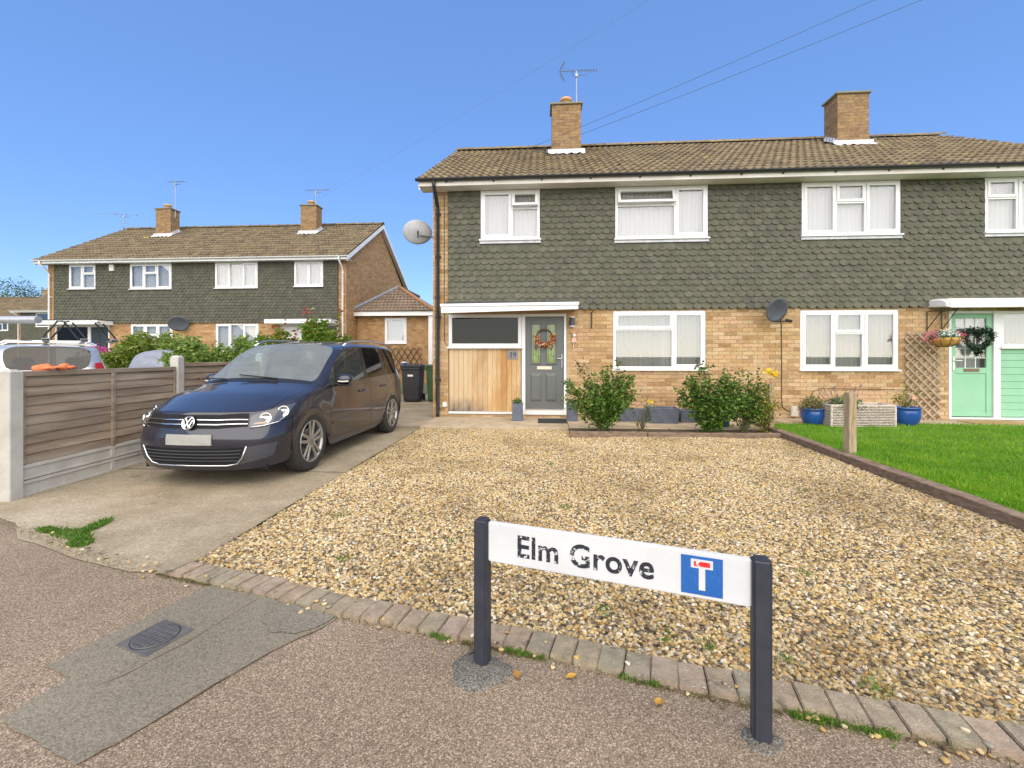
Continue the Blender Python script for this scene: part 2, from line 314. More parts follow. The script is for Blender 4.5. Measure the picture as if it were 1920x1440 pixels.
def ground_z(x, y):
    a = min(1, max(0, (-5.2-x)/2.5)); b = min(1, max(0, (y-9)/6)); c = min(1, max(0, (y-13)/4))*min(1, max(0, (-2.6-x)/1))
    return -.045+.43*max(a*b, c*.55)
xs = sorted(set([-700, -300, -120, -60, -40, -30, -24, 14, 20, 40, 90, 300, 700]+[i*.8 for i in range(-25, 16)])); ys = sorted(set([-700, -200, -60, -20, -4, 30, 36, 45, 60, 100, 250, 700]+[i*.8 for i in range(-2, 36)]))
m = MB(); nx = len(xs)
for y in ys:
    for x in xs: m.V.append((x, y, ground_z(x, y)))
for j in range(len(ys)-1):
    for i in range(nx-1): a = j*nx+i; m.F.append((a, a+1, a+nx+1, a+nx))
tag(m.build('ground', M['far_ground'], smooth=True, recalc=False), kind='structure')
def sheet(name, pts, z, material, kind='structure', rag=0):
    if rag:
        q = []
        for (a, b), (c, d) in zip(pts, pts[1:]+pts[:1]):
            n = max(1, int(math.hypot(c-a, d-b)/.03))
            for i in range(n): t = i/n; q.append((a+(c-a)*t+rng.uniform(-rag, rag), b+(d-b)*t+rng.uniform(-rag, rag)))
        pts = q
    m = MB(); m.add([(x, y, z) for x, y in pts], [tuple(range(len(pts)))]); o = m.build(name, material, recalc=False)
    bm = bmesh.new(); bm.from_mesh(o.data); bmesh.ops.triangulate(bm, faces=bm.faces[:]); bm.normal_update()
    for f in bm.faces:
        if f.normal.z < 0: f.normal_flip()
    bm.to_mesh(o.data); bm.free(); return tag(o, kind=kind)
front = [(x, edge_y(x)+.12) for x in [-14, -10, -4.08, -3.2, -2.34, -1.64, -.95, -.03, .47, 1.435, 3, 4.6, 14]]
sheet('pavement', front+[(14, -3.4), (-14, -1.2)], 0, M['pavement'])
sheet('road', [(-60, -1.0), (60, -4.6), (60, -14), (-60, -12)], -.036, M['road'])
sheet('driveway', [(-2.09, 2.42)]+[(-2.10, 8.7), (-2.25, 8.9), (-2.25, 18), (-4.9, 18), (-4.72, 5.4), (-4.62, 3.3), (-4.10, 3.07), (-3.9, 3.0), (-3.55, 2.74), (-3.38, 2.70), (-2.85, 2.50), (-2.36, 2.37)], .006, M['drive'])
# narrow joints scored across the concrete drive
for y in (4.55, 7.5, 10.4):
    tag(MB().box(-4.68, -2.1, y-.006, y+.006, .0, .0085).build('driveway_joint', M['soil']), kind='structure')
sheet('pavement_patch', [(-1.99, 1.63), (-1.79, 2.275), (-.955, 2.05), (-1.00, 1.95), (-1.10, 1.83), (-1.178, 1.702), (-1.26, 1.53), (-1.348, 1.343), (-1.42, 1.24), (-1.86, 1.38), (-1.818, 1.571)], .004, M['patch'], rag=.004)
sheet('rough_patch', [(-1.40, 2.155), (-.965, 2.035), (-1.03, 1.93), (-1.10, 1.90), (-1.22, 1.89), (-1.31, 1.98)], .008, M['patch_rough'], rag=.009)
for n, pts in enumerate([[(-1.45, 2.16), (-1.50, 1.98), (-1.545, 1.80), (-1.62, 1.62), (-1.70, 1.50)], [(-1.00, 1.95), (-1.10, 1.83), (-1.178, 1.70), (-1.26, 1.53), (-1.348, 1.343), (-1.42, 1.24)]]):
    q = []
    for (a, b), (c, d) in zip(pts, pts[1:]):
        for t in (0, .33, .66): q.append((a+(c-a)*t+rng.uniform(-.005, .005), b+(d-b)*t, .0042))
    tag(MB().tube(q, [rng.uniform(.0008, .0030) for _ in q], 5).build('pavement_crack', M['soil']), kind='structure')
# gravel bed base and stones
gx = MB(); cols = 26; rows = 24
def gpt(i, j):
    v = j/rows
    def lim(v):
        y = 0
        return v
    x0, x1 = -2.085, 4.6
    u = i/cols; x = x0+(x1-x0)*u; y0 = edge_y(x)+.145; y = y0+(7.46-y0)*v
    xm = timber_x(y)
    x = x0+(xm-x0)*u; y0 = edge_y(x)+.145; y = y0+(7.46-y0)*v
    z = .006+.012*math.sin(x*2.1+y)*math.sin(y*1.7-x*.6)+.006*math.sin(5*x+3*y)
    return (x, y, max(z, -.004))
gx.grid(lambda u, v: gpt(u*cols, v*rows), cols, rows)
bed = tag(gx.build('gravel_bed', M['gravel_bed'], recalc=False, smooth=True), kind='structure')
def gravel(name, src, density, smin, smax, material, seed=1):
    me = src.data.copy(); me.name = name; o = link(name, me); o.data.materials.clear(); o.data.materials.append(material)
    ng = bpy.data.node_groups.new(name, 'GeometryNodeTree'); ng.interface.new_socket('Geometry', in_out='INPUT', socket_type='NodeSocketGeometry'); ng.interface.new_socket('Geometry', in_out='OUTPUT', socket_type='NodeSocketGeometry')
    N = ng.nodes; L = ng.links; gi = N.new('NodeGroupInput'); go = N.new('NodeGroupOutput')
    dp = N.new('GeometryNodeDistributePointsOnFaces'); dp.inputs['Density'].default_value = density; dp.inputs['Seed'].default_value = seed; L.new(gi.outputs[0], dp.inputs['Mesh'])
    jn = N.new('GeometryNodeJoinGeometry')
    for k in range(4):
        ic = N.new('GeometryNodeMeshIcoSphere'); ic.inputs['Radius'].default_value = 1; ic.inputs['Subdivisions'].default_value = 2
        sp = N.new('GeometryNodeSetPosition'); L.new(ic.outputs[0], sp.inputs['Geometry']); ps = N.new('GeometryNodeInputPosition'); nz = N.new('ShaderNodeTexNoise'); nz.noise_dimensions = '4D'
        nz.inputs['W'].default_value = 3.7*k+1; nz.inputs['Scale'].default_value = 1.1; L.new(ps.outputs[0], nz.inputs['Vector'])
        sb = N.new('ShaderNodeVectorMath'); sb.operation = 'SUBTRACT'; sb.inputs[1].default_value = (.5, .5, .5); L.new(nz.outputs['Color'], sb.inputs[0])
        sc = N.new('ShaderNodeVectorMath'); sc.operation = 'SCALE'; sc.inputs['Scale'].default_value = 1.7; L.new(sb.outputs[0], sc.inputs[0]); L.new(sc.outputs[0], sp.inputs['Offset'])
        sm = N.new('GeometryNodeSetMaterial'); sm.inputs['Material'].default_value = material; L.new(sp.outputs[0], sm.inputs['Geometry'])
        gt = N.new('GeometryNodeGeometryToInstance'); L.new(sm.outputs[0], gt.inputs[0]); L.new(gt.outputs[0], jn.inputs[0])
    ip = N.new('GeometryNodeInstanceOnPoints'); L.new(dp.outputs['Points'], ip.inputs['Points']); L.new(jn.outputs[0], ip.inputs['Instance']); ip.inputs['Pick Instance'].default_value = True
    rr = N.new('FunctionNodeRandomValue'); rr.data_type = 'FLOAT_VECTOR'; rr.inputs[0].default_value = (-.5, -.5, 0); rr.inputs[1].default_value = (.5, .5, 6.28); rr.inputs['Seed'].default_value = 5
    L.new(rr.outputs[0], ip.inputs['Rotation'])
    rs = N.new('FunctionNodeRandomValue'); rs.data_type = 'FLOAT_VECTOR'; rs.inputs[0].default_value = (smin, smin*.75, smin*.5); rs.inputs[1].default_value = (smax, smax*.85, smax*.6); rs.inputs['Seed'].default_value = 9
    L.new(rs.outputs[0], ip.inputs['Scale']); L.new(ip.outputs[0], go.inputs[0])
    md = o.modifiers.new('stones', 'NODES'); md.node_group = ng
    return tag(o, kind='stuff')
tag(gravel('gravel_stones', bed, 4300, .0056, .0148, M['stone']), 'loose golden flint gravel covering the front parking area', 'gravel')
# block pavers along the footway edge
edging = empty('paver_edging', (-2.15, edge_y(-2.15), 0)); tag(edging, kind='structure')
d = Vector((0, 0)); x = -2.16; items = []; k = 0
while x < 2.6:
    y = edge_y(x); ang = math.atan2(edge_y(x+.05)-edge_y(x-.05), .1); w = rng.uniform(.098, .103); dep = rng.uniform(.138, .146)
    mbp = MB().box(-w/2+.0018, w/2-.0018, 0, dep, -.05, .022); me = mesh_from('paver', mbp.V, mbp.F, M['paver'])
    bm = bmesh.new(); bm.from_mesh(me); bmesh.ops.bevel(bm, geom=bm.edges[:], offset=.004, segments=2, affect='EDGES'); bm.to_mesh(me); bm.free()
    link('paver', me, edging, (x+2.15+rng.uniform(-.001, .001), y-edge_y(-2.15)+rng.uniform(-.006, .006), rng.uniform(-.004, .004)), (rng.uniform(-.015, .015), rng.uniform(-.015, .015), ang+rng.uniform(-.02, .02)))
    x += w*math.cos(ang)
# concrete path in front of the house, soil bed, sleepers
path = MB().box(-2.1, .47, 7.44, 8.74, -.03, .040).build('front_path', M['slab'], bevel=.01); tag(path, kind='structure')
tag(MB().box(.476, 4.3, 7.46, 8.72, -.03, .048).build('house_ledge', M['slab'], bevel=.01), kind='structure')
sheet('flower_bed', [(.45, 6.86), (3.66, 6.96), (3.9, 7.47), (.45, 7.47)], .03, M['soil'])
def sleeper(name, a, b, w, h, label):
    L_ = (Vector(b)-Vector(a)).length; ang = math.atan2(b[1]-a[1], b[0]-a[0]); m = MB()
    n = 10
    m.grid(lambda u, v: (u*L_, 0, 0), 1, 1); m = MB()
    ring = [(-w/2, -.05), (w/2, -.05), (w/2, h), (-w/2, h)]
    for i in range(n+1):
        for (p, q) in ring: m.V.append((L_*i/n, p+rng.uniform(-.004, .004), q+rng.uniform(-.004, .004)))
    for i in range(n):
        for k in range(4): a0 = i*4; m.F.append((a0+k, a0+(k+1) % 4, a0+4+(k+1) % 4, a0+4+k))
    m.F.append((0, 1, 2, 3)); m.F.append(tuple(n*4+k for k in (3, 2, 1, 0)))
    return tag(m.build(name, M['timber'], bevel=.006, loc=(a[0], a[1], 0), rot=(0, 0, ang)), label, 'timber edging', 'timber edging boards')
sleeper('timber_edging', (.44, 6.82), (1.62, 6.85), .075, .088, 'short weathered timber board at the front left of the rose bed')
sleeper('timber_edging', (1.63, 6.852), (3.62, 6.91), .075, .078, 'long weathered timber board along the front of the rose bed')
sleeper('timber_edging', (timber_x(5.42)+.06, 5.42), (timber_x(8.2)+.09, 8.2), .13, .10, 'dark timber sleeper edging the lawn, nearest the house')
sleeper('timber_edging', (timber_x(1.6)+.06, 1.6), (timber_x(5.41)+.06, 5.41), .13, .105, 'long dark timber sleeper edging the lawn beside the gravel in front')
# lawn
def lawn_pt(u, v):
    y = .6+(8.0-.6)*v; x0 = timber_x(y)+.12; x = x0+(13-x0)*u
    return (x, y, .070+.012*math.sin(x*1.3+y*.7))
lm = MB(); lm.grid(lawn_pt, 20, 16); tag(lm.build('lawn', M['lawn'], smooth=True, recalc=False), kind='structure')
M['grass'] = leaf_mat('grass blade', [(.115, .31, .006), (.165, .39, .010), (.14, .345, .008), (.23, .45, .02), (.10, .26, .006), (.27, .38, .04)], .35, vary=2.6)
def blades(name, n, fn, hmin, hmax, w, material, lean=.5):
    P = np.array([fn() for _ in range(n)]); a = nrng.uniform(0, 6.283, n); h = nrng.uniform(hmin, hmax, n); ln = nrng.uniform(.1, lean, n)*h; b = nrng.uniform(0, 6.283, n)
    dx = np.cos(a)*w/2; dy = np.sin(a)*w/2; z = np.zeros(n)
    A = P+np.c_[dx, dy, z]; B_ = P-np.c_[dx, dy, z]; C_ = P+np.c_[np.cos(b)*ln*.35+dx*.6, np.sin(b)*ln*.35+dy*.6, h*.6]; D_ = P+np.c_[np.cos(b)*ln, np.sin(b)*ln, h]
    V = np.stack([A, B_, C_, D_], 1).reshape(-1, 3); F = [(4*i, 4*i+1, 4*i+2) for i in range(n)]+[(4*i+1, 4*i+3, 4*i+2) for i in range(n)]
    me = mesh_from(name, V.tolist(), F, material); at = me.attributes.new('rnd', 'FLOAT', 'POINT'); at.data.foreach_set('value', np.repeat(nrng.random(n), 4).astype(np.float32)); return link(name, me)
def lawn_rand():
    while True:
        v = rng.random(); y = 2.6+(8.02-2.6)*v; x0 = timber_x(y)+.11; x = x0+(rng.random()**1.2)*(y*1.32+.4-x0+1.0)
        if x > x0: return (x, y, .068+.012*math.sin(x*1.3+y*.7))
tag(blades('lawn_grass', 90000, lawn_rand, .02, .055, .007, M['grass']), 'short bright green grass of the front lawn', 'grass', kind='stuff')
tag(MB().box(4.32, 13, 8.05, 8.74, -.03, .066).build('lawn_path', M['slab'], bevel=.01), kind='structure')
# ---------------------------------------------------------------- houses
HW = 6.24; EAVE_Z = 4.70; RIDGE_Y = 3.5; RIDGE_Z = 7.02; OV = .33; DEPTH = 7.0
SLOPE = math.atan2(RIDGE_Z-EAVE_Z, RIDGE_Y+OV)
def wall_openings(m, X, u0, u1, z0, z1, ops, y, th):
    us = sorted(set([u0, u1]+[o[i] for o in ops for i in (0, 1)])); zs = sorted(set([z0, z1]+[o[i] for o in ops for i in (2, 3)]))
    us = [u for u in us if u0 <= u <= u1]; zs = [z for z in zs if z0 <= z <= z1]
    def solid(i, j):
        if i < 0 or j < 0 or i >= len(us)-1 or j >= len(zs)-1: return False
        a, b = (us[i]+us[i+1])/2, (zs[j]+zs[j+1])/2
        return not any(o[0] < a < o[1] and o[2] < b < o[3] for o in ops)
    def q(*p): n = len(m.V); m.V += [(X(u), yy, z) for u, yy, z in p]; m.F.append((n, n+1, n+2, n+3))
    for i in range(len(us)-1):
        for j in range(len(zs)-1):
            if not solid(i, j): continue
            a, b, c, d = us[i], us[i+1], zs[j], zs[j+1]
            q((a, y, c), (b, y, c), (b, y, d), (a, y, d)); q((a, y+th, c), (a, y+th, d), (b, y+th, d), (b, y+th, c))
            if not solid(i-1, j): q((a, y, c), (a, y, d), (a, y+th, d), (a, y+th, c))
            if not solid(i+1, j): q((b, y, c), (b, y+th, c), (b, y+th, d), (b, y, d))
            if not solid(i, j-1): q((a, y, c), (a, y+th, c), (b, y+th, c), (b, y, c))
            if not solid(i, j+1): q((a, y, d), (b, y, d), (b, y+th, d), (a, y+th, d))
def brick_rows(X, u0, u1, z0, z1, ops, y, sgn, d=.008, w=.215, seed=0):
    out = []; k = 0
    z = z0
    while z+.065 < z1+.03:
        h = min(.065, z1-z-.004)
        if h < .02: break
        u = u0-(.1125 if k % 2 else 0)-.06*((k//2) % 2)*0
        while u < u1:
            segs = [(max(u, u0), min(u+w, u1))]
            for o in ops:
                if o[2]-.02 < z+.032 < o[3]+.02:
                    ns = []
                    for a, b in segs:
                        if o[1]+.006 <= a or o[0]-.006 >= b: ns.append((a, b)); continue
                        if a < o[0]-.006: ns.append((a, o[0]-.006))
                        if b > o[1]+.006: ns.append((o[1]+.006, b))
                    segs = ns
            for a, b in segs:
                if b-a < .03: continue
                ww = round(b-a, 3); V, F = boxVF(ww, d, h)
                out.append(((ww, round(h, 3)), V, F, (X((a+b)/2), y+rng.uniform(-.0015, .0015), z+h/2), (0, rng.uniform(-.004, .004), 0)))
            u += w+.010
        z += .075; k += 1
    return out
def tile_rows(X, u0, u1, z0, z1, ops, y, tw=.165, g=.114, seg=9):
    """scalloped hanging tiles, clipped at the edges and around windows"""
    out = []; k = 0; nrow = int((z1-z0)/g)+1
    prof = [(tw/2-.0006, .056)]+[((tw/2-.0006)*math.cos(math.pi*i/seg), .056-.054*math.sin(math.pi*i/seg)) for i in range(1, seg)]+[(-tw/2+.0006, .056)]
    for k in range(nrow):
        z = z0+k*g; u = u0-tw/2+(tw/2 if k % 2 else 0)
        while u < u1+tw/2:
            top = .215; poly = prof+[(-tw/2+.0006, top), (tw/2-.0006, top)]
            a0, a1, b1 = u0-u+.002, u1-u-.002, z1-z
            skip = False
            for o in ops:
                if o[2]-.03 < z+.10 < o[3] or o[2]-.03 < z+.03 < o[3]:
                    if o[0] <= u-tw*.42 and u+tw*.42 <= o[1]: skip = True
                    elif o[0] < u+tw/2 and u < (o[0]+o[1])/2: a1 = min(a1, o[0]-u-.002)
                    elif o[1] > u-tw/2 and u > (o[0]+o[1])/2: a0 = max(a0, o[1]-u+.002)
                elif o[2] > z+.03 and o[2]-z < top and o[0]-tw/2 < u < o[1]+tw/2: b1 = min(b1, o[2]-z-.004)
            if skip or a1-a0 < .02 or b1 < .06: u += tw; continue
            full = a0 <= -tw/2 and a1 >= tw/2 and b1 >= top
            P = [(min(max(p, a0), a1), min(q, b1)) for p, q in poly]
            Q = [P[0]]
            for p in P[1:]:
                if abs(p[0]-Q[-1][0])+abs(p[1]-Q[-1][1]) > 1e-4: Q.append(p)
            if abs(Q[0][0]-Q[-1][0])+abs(Q[0][1]-Q[-1][1]) < 1e-4: Q.pop()
            if len(Q) >= 3:
                sg = X(1)-X(0); tilt = .034
                fy = lambda q: -.040+tilt*q/.215
                mm = MB().prism(Q, lambda p: (p[0]*sg, fy(p[1]), p[1]), lambda p: (p[0]*sg, fy(p[1])+.009, p[1]))
                out.append(('full%d' % round(sg) if full else None, mm.V, mm.F, (X(u), y+rng.uniform(-.003, .002), z+rng.uniform(-.003, .003)), (rng.uniform(-.008, .008), rng.uniform(-.012, .012), 0)))
            u += tw
    return out
def pane_curtain(X, u0, u1, z0, z1, y, material, root, label, name='net_curtain', cat='curtain', amp=.018, per=.09):
    n = max(12, int((u1-u0)/.018)); ph = rng.uniform(0, 6)
    def fn(a, b):
        u = u0+(u1-u0)*a; t = u*2*math.pi/per
        return (X(u), y+amp*math.sin(t+ph+.8*math.sin(u*5))+.4*amp*math.sin(2.3*t)+.01*math.sin(b*3+u*4), z0+(z1-z0)*b)
    o = MB().grid(fn, n, 3).build(name, material, None, recalc=False, smooth=True)
    o.location = root.location; return tag(o, label, cat, 'curtains in the house windows')
def window(root, X, u0, u1, z0, z1, cols, y=0, fr=.05, frm=None, glass=None, sill=True, part='window', dp=.07, sillmat=None):
    frm = frm or M['white']; glass = glass or M['glass']; f = MB()
    f.box(X(u0), X(u1), y, y+dp, z0, z0+fr); f.box(X(u0), X(u1), y, y+dp, z1-fr, z1)
    f.box(X(u0), X(u0+fr), y, y+dp, z0+fr, z1-fr); f.box(X(u1-fr), X(u1), y, y+dp, z0+fr, z1-fr)
    W = u1-u0-2*fr; u = u0+fr; mull = .045; win = None; subs = []
    for ci, (wf, cells) in enumerate(cols):
        a = u; b = u+W*wf; u = b
        if ci > 0: a += mull/2
        if ci < len(cols)-1:
            f.box(X(b-mull/2), X(b+mull/2), y+.002, y+dp-.002, z0+fr, z1-fr); b -= mull/2
        z = z0+fr; H = z1-z0-2*fr
        for ri, (hf, typ) in enumerate(cells):
            c = z; e = z+H*hf; z = e
            if ri > 0: c += mull/2
            if ri < len(cells)-1:
                f.box(X(a), X(b), y+.004, y+dp-.004, e-mull/2, e+mull/2); e -= mull/2
            subs.append((a, b, c, e, typ))
    win = f.build(part, frm, root, bevel=.004)
    for a, b, c, e, typ in subs:
        if typ == 'f':
            MB().box(X(a-.003), X(b+.003), y+.034, y+.040, c-.003, e+.003).build('pane', glass, win); continue
        s = .042; g = MB(); p = MB(); yo = y-.014
        g.box(X(a-.012), X(b+.012), yo, yo+.045, c-.012, c+s); g.box(X(a-.012), X(b+.012), yo, yo+.045, e-s, e+.012)
        g.box(X(a-.012), X(a+s), yo, yo+.045, c+s, e-s); g.box(X(b-s), X(b+.012), yo, yo+.045, c+s, e-s); p.box(X(a+s-.003), X(b-s+.003), yo+.02, yo+.026, c+s-.003, e-s+.003)
        for q in ((g, 'sash', frm), (p, 'pane', glass)):
            if typ == 'o':
                R3 = Matrix.Translation((0, yo, e)) @ Matrix.Rotation(R(-20), 4, 'X') @ Matrix.Translation((0, -yo, -e)); q[0].V = [tuple(R3 @ Vector(v)) for v in q[0].V]
            q[0].build(q[1], q[2], win, bevel=.004 if q[1] == 'sash' else 0)
    if sill: MB().box(X(u0-.03), X(u1+.03), y-.055, y+.03, z0-.032, z0-.003).build('sill', sillmat or frm, win, bevel=.005)
    return win
def roof_tile_mesh(w, L_, seg=12):
    m = MB()
    cs, sn = math.cos(SLOPE), math.sin(SLOPE)
    for i in range(seg+1):
        x = -w/2+w*i/seg; t = (i/seg*2) % 1.0; wv = .019*math.cos(2*math.pi*i/seg*2)
        for (s, h) in ((0, .035+wv), (L_, .004+wv*.6), (0, .010+wv)):
            m.V.append((x, s*cs-h*sn, s*sn+h*cs))
    for i in range(seg):
        a = 3*i; b = a+3; m.F.append((a, b, b+1, a+1)); m.F.append((a+2, b+2, b, a))
    return m.V, m.F
def build_roof(root, X, mat_t, individual, u0=-.2, ridge_mat=None):
    cs, sn = math.cos(SLOPE), math.sin(SLOPE); L_ = (RIDGE_Y+OV)/cs; n = 21; w = (HW-u0)/n; rows = 14; g = L_/rows
    prof = [(-OV, EAVE_Z-.02), (RIDGE_Y, RIDGE_Z-.02), (DEPTH+OV, EAVE_Z-.02), (DEPTH+OV, EAVE_Z-.12), (RIDGE_Y, RIDGE_Z-.14), (-OV, EAVE_Z-.12)]
    deck = MB().prism(prof, lambda p: (X(u0+.03), p[0], p[1]), lambda p: (X(HW), p[0], p[1])).build('roof', M['roof_far'], root)
    V, F = roof_tile_mesh(w*.995, g+.05); items = []
    for r in range(rows):
        for i in range(n):
            s = r*g; items.append(('rt', V, F, (X(u0+w*(i+.5)), -OV-.03+s*cs, EAVE_Z-.02+s*sn+rng.uniform(-.003, .003)), (rng.uniform(-.006, .006), rng.uniform(-.008, .008), rng.uniform(-.008, .008))))
    pieces(deck, 'roof_tile', items, mat_t, 300 if individual else 0)
    # ridge tiles
    nr = 14; lw = (HW-u0)/nr; rm = MB()
    for i in range(9):
        t = math.pi*i/8; rm.V += [(-lw/2, -.11*math.cos(t), .085*math.sin(t)), (lw/2, -.125*math.cos(t), .098*math.sin(t))]
    for i in range(8): rm.F.append((2*i, 2*i+1, 2*i+3, 2*i+2))
    its = [('r', rm.V, rm.F, (X(u0+lw*(i+.5)), RIDGE_Y, RIDGE_Z+.0), (0, rng.uniform(-.01, .01), rng.uniform(-.01, .01))) for i in range(nr)]
    pieces(deck, 'ridge_tile', its, mat_t, 300 if individual else 0)
    return deck
def roof_z(y): return EAVE_Z+(y+OV)*math.tan(SLOPE)
def chimney(root, X, u0, u1, y0, y1, top, detail, pot=True):
    zb = roof_z(y0)-.25; core = MB().box(X(u0+.004), X(u1-.004), y0+.004, y1-.004, zb, top).build('chimney', M['chimney_mortar'], root)
    its = brick_rows(X, u0, u1, zb, top, [], y0+.004, 1, d=.006); fw = its
    sd = []
    for side in (u0, u1):
        for k, V, F, loc, rot in brick_rows(lambda q: q, y0, y1, zb, top, [], 0, 1, d=.006):
            sgn = -1 if (X(side) < X((u0+u1)/2)) else 1
            xx = X(side)+(.0 if sgn < 0 else 0)
            A = [((v[1] if sgn < 0 else -v[1])*1.0, v[0], v[2]) for v in V]; sd.append((None, A, F, (xx-sgn*.004, loc[0], loc[2]), (0, 0, 0)))
    pieces(core, 'chimney_brick', fw+sd, M['chimney_brick'], 0)
    MB().box(X(u0-.045), X(u1+.045), y0-.045, y1+.045, top, top+.05).build('cap', M['cap'], core, bevel=.008)
    if pot:
        cx, cy = X((u0+u1)/2), (y0+y1)/2; MB().lathe([(.14, top+.05), (.135, top+.20), (.15, top+.20), (.15, top+.27), (.12, top+.27), (.11, top+.1)], 20, Matrix.Translation((cx, cy, 0))).build('chimney_pot', M['terracotta'], core, smooth=True)
    # lead flashing: apron in front, stepped soakers beside
    fl = MB(); n = 14; base = len(fl.V)
    ta = math.tan(SLOPE)
    for i in range(n+1):
        u = u0-.10+(u1-u0+.20)*i/n; zz = .052+.020*math.cos(i*2*math.pi/2.9)
        fl.V += [(X(u), y0-.012, roof_z(y0)+.13), (X(u), y0-.02, roof_z(y0)+.045), (X(u), y0-.17-.02*math.sin(i*1.7), roof_z(y0-.17)+zz)]
    for i in range(n):
        a = 3*i; fl.F += [(a, a+3, a+4, a+1), (a+1, a+4, a+5, a+2)]
    for side in (-1, 1):
        us = u0-.008 if side < 0 else u1+.008; ns = 5
        for i in range(ns):
            ya, yb = y0+(y1-y0)*i/ns, y0+(y1-y0)*(i+1)/ns
            a = len(fl.V); fl.V += [(X(us), ya-.02, roof_z(ya)-.02), (X(us), yb, roof_z(yb)), (X(us), yb, roof_z(yb)+.13), (X(us), ya-.02, roof_z(yb)+.13)]; fl.F.append((a, a+1, a+2, a+3))
            a = len(fl.V); fl.V += [(X(us), ya-.02, roof_z(ya)+.05), (X(us), yb, roof_z(yb)+.05), (X(us+side*.13), yb, roof_z(yb)+.06), (X(us+side*.13), ya-.02, roof_z(ya)+.06)]; fl.F.append((a, a+1, a+2, a+3))
    fl.build('flashing', M['lead'], core, recalc=False)
    return core
def half_house(name, corner, mirror, detail, label, windows, opening, gutter_mat, brick=None, tile_z=2.16, pier=.315, chim=True, pot=True):
    sg = -1 if mirror else 1; X = lambda u: u*sg
    root = empty(name, corner, 0, label, 'house')
    ops = [(w['u0'], w['u1'], w['z0'], w['z1']) for w in windows]+([opening] if opening else [])
    wm = MB(); wall_openings(wm, X, 0, HW, -.05, EAVE_Z-.1, ops, 0, .25)
    wall = wm.build('front_wall', M['mortar'] if detail else M['brick_far'], root)
    sw = MB(); prof = [(.252, -.05), (DEPTH, -.05), (DEPTH, EAVE_Z-.2), (RIDGE_Y, RIDGE_Z-.14), (.252, EAVE_Z-.05)]
    sw.prism(prof, lambda p: (X(.0), p[0]+.0, p[1]), lambda p: (X(.25), p[0], p[1])); sw.build('side_wall', M['brick_far'], root)
    MB().box(X(.25), X(HW), DEPTH-.25, DEPTH, -.05, EAVE_Z-.12).build('back_wall', M['brick_far'], root)
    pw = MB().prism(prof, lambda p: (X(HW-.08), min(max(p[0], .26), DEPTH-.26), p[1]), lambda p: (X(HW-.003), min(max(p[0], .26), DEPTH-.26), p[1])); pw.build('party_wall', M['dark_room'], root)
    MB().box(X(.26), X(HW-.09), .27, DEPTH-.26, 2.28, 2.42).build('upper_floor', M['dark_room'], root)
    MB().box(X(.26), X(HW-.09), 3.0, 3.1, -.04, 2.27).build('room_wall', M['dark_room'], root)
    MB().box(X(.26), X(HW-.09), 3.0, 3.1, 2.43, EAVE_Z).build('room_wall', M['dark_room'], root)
    if detail:
        its = brick_rows(X, pier, HW, .0, tile_z+.02, ops, 0, sg)+brick_rows(X, 0, pier-.006, .0, EAVE_Z-.1, [], 0, sg)
        pieces(wall, 'brick', its, M['brick'], 300, key=lambda i: -(len(i[1])*10+i[0][0]))
    # tile hanging
    clad = MB(); wall_openings(clad, X, pier, HW, tile_z+.03, EAVE_Z-.13, [o for o in ops if o[3] > tile_z+.03], -.028, .027); cl = clad.build('tile_cladding', M['tile_back'], root)
    its = tile_rows(X, pier, HW, tile_z, EAVE_Z-.12, [(o[0]-.004, o[1]+.004, o[2]-.03, o[3]) for o in ops], -.03)
    if detail: pieces(cl, 'hung_tile', its, M['tile'], 300, key=lambda i: (abs(i[3][2]-2.9) > .62, rng.random()))
    else: pieces(cl, 'hung_tile', its, M['tile_far'], 0)
    deck = build_roof(root, X, M['roof_tile'] if detail else M['roof_far'], detail)
    # eaves
    MB().box(X(-.2), X(HW), -OV-.026, -OV-.004, EAVE_Z-.155, EAVE_Z-.03).build('fascia', M['cream'] if detail else M['white'], root)
    MB().box(X(-.2), X(HW), -OV-.0035, -.004, EAVE_Z-.150, EAVE_Z-.132).build('soffit', M['cream'] if detail else M['white'], root)
    gm = MB(); n = 9; gy, gz, gr = -OV-.077, EAVE_Z-.03, .047
    for u in (-.24, HW):
        for i in range(n): t = math.pi*i/(n-1); gm.V.append((X(u), gy-gr*math.cos(t), gz-gr*math.sin(t)))
        for i in range(n): t = math.pi*i/(n-1); gm.V.append((X(u), gy-(gr-.006)*math.cos(t), gz-(gr-.006)*math.sin(t)))
    for i in range(n-1): gm.F += [(i, i+1, 2*n+i+1, 2*n+i), (n+i, 3*n+i, 3*n+i+1, n+i+1), (i, n+i, n+i+1, i+1)]
    gm.F += [(0, 2*n, 3*n, n), (n-1, 2*n-1, 4*n-1, 3*n-1)]
    gut = gm.build('gutter', gutter_mat, root)
    if detail:
        u = .35
        while u < HW: MB().box(X(u-.018), X(u+.018), -OV-.038, -OV-.0265, EAVE_Z-.105, EAVE_Z-.078).build('gutter_bracket', gutter_mat, gut); u += .92
    # barge board on the gable
    bb = MB()
    for (ya, za, yb, zb) in ((-OV, EAVE_Z-.02, RIDGE_Y, RIDGE_Z-.02), (RIDGE_Y, RIDGE_Z-.02, DEPTH+OV, EAVE_Z-.02)):
        bb.prism([(ya, za-.01), (yb, zb-.01), (yb, zb-.19), (ya, za-.19)], lambda p: (X(-.20), p[0], p[1]), lambda p: (X(-.172), p[0], p[1]))
    bb.build('barge_board', M['cream'] if detail else M['white'], root)
    us = MB()
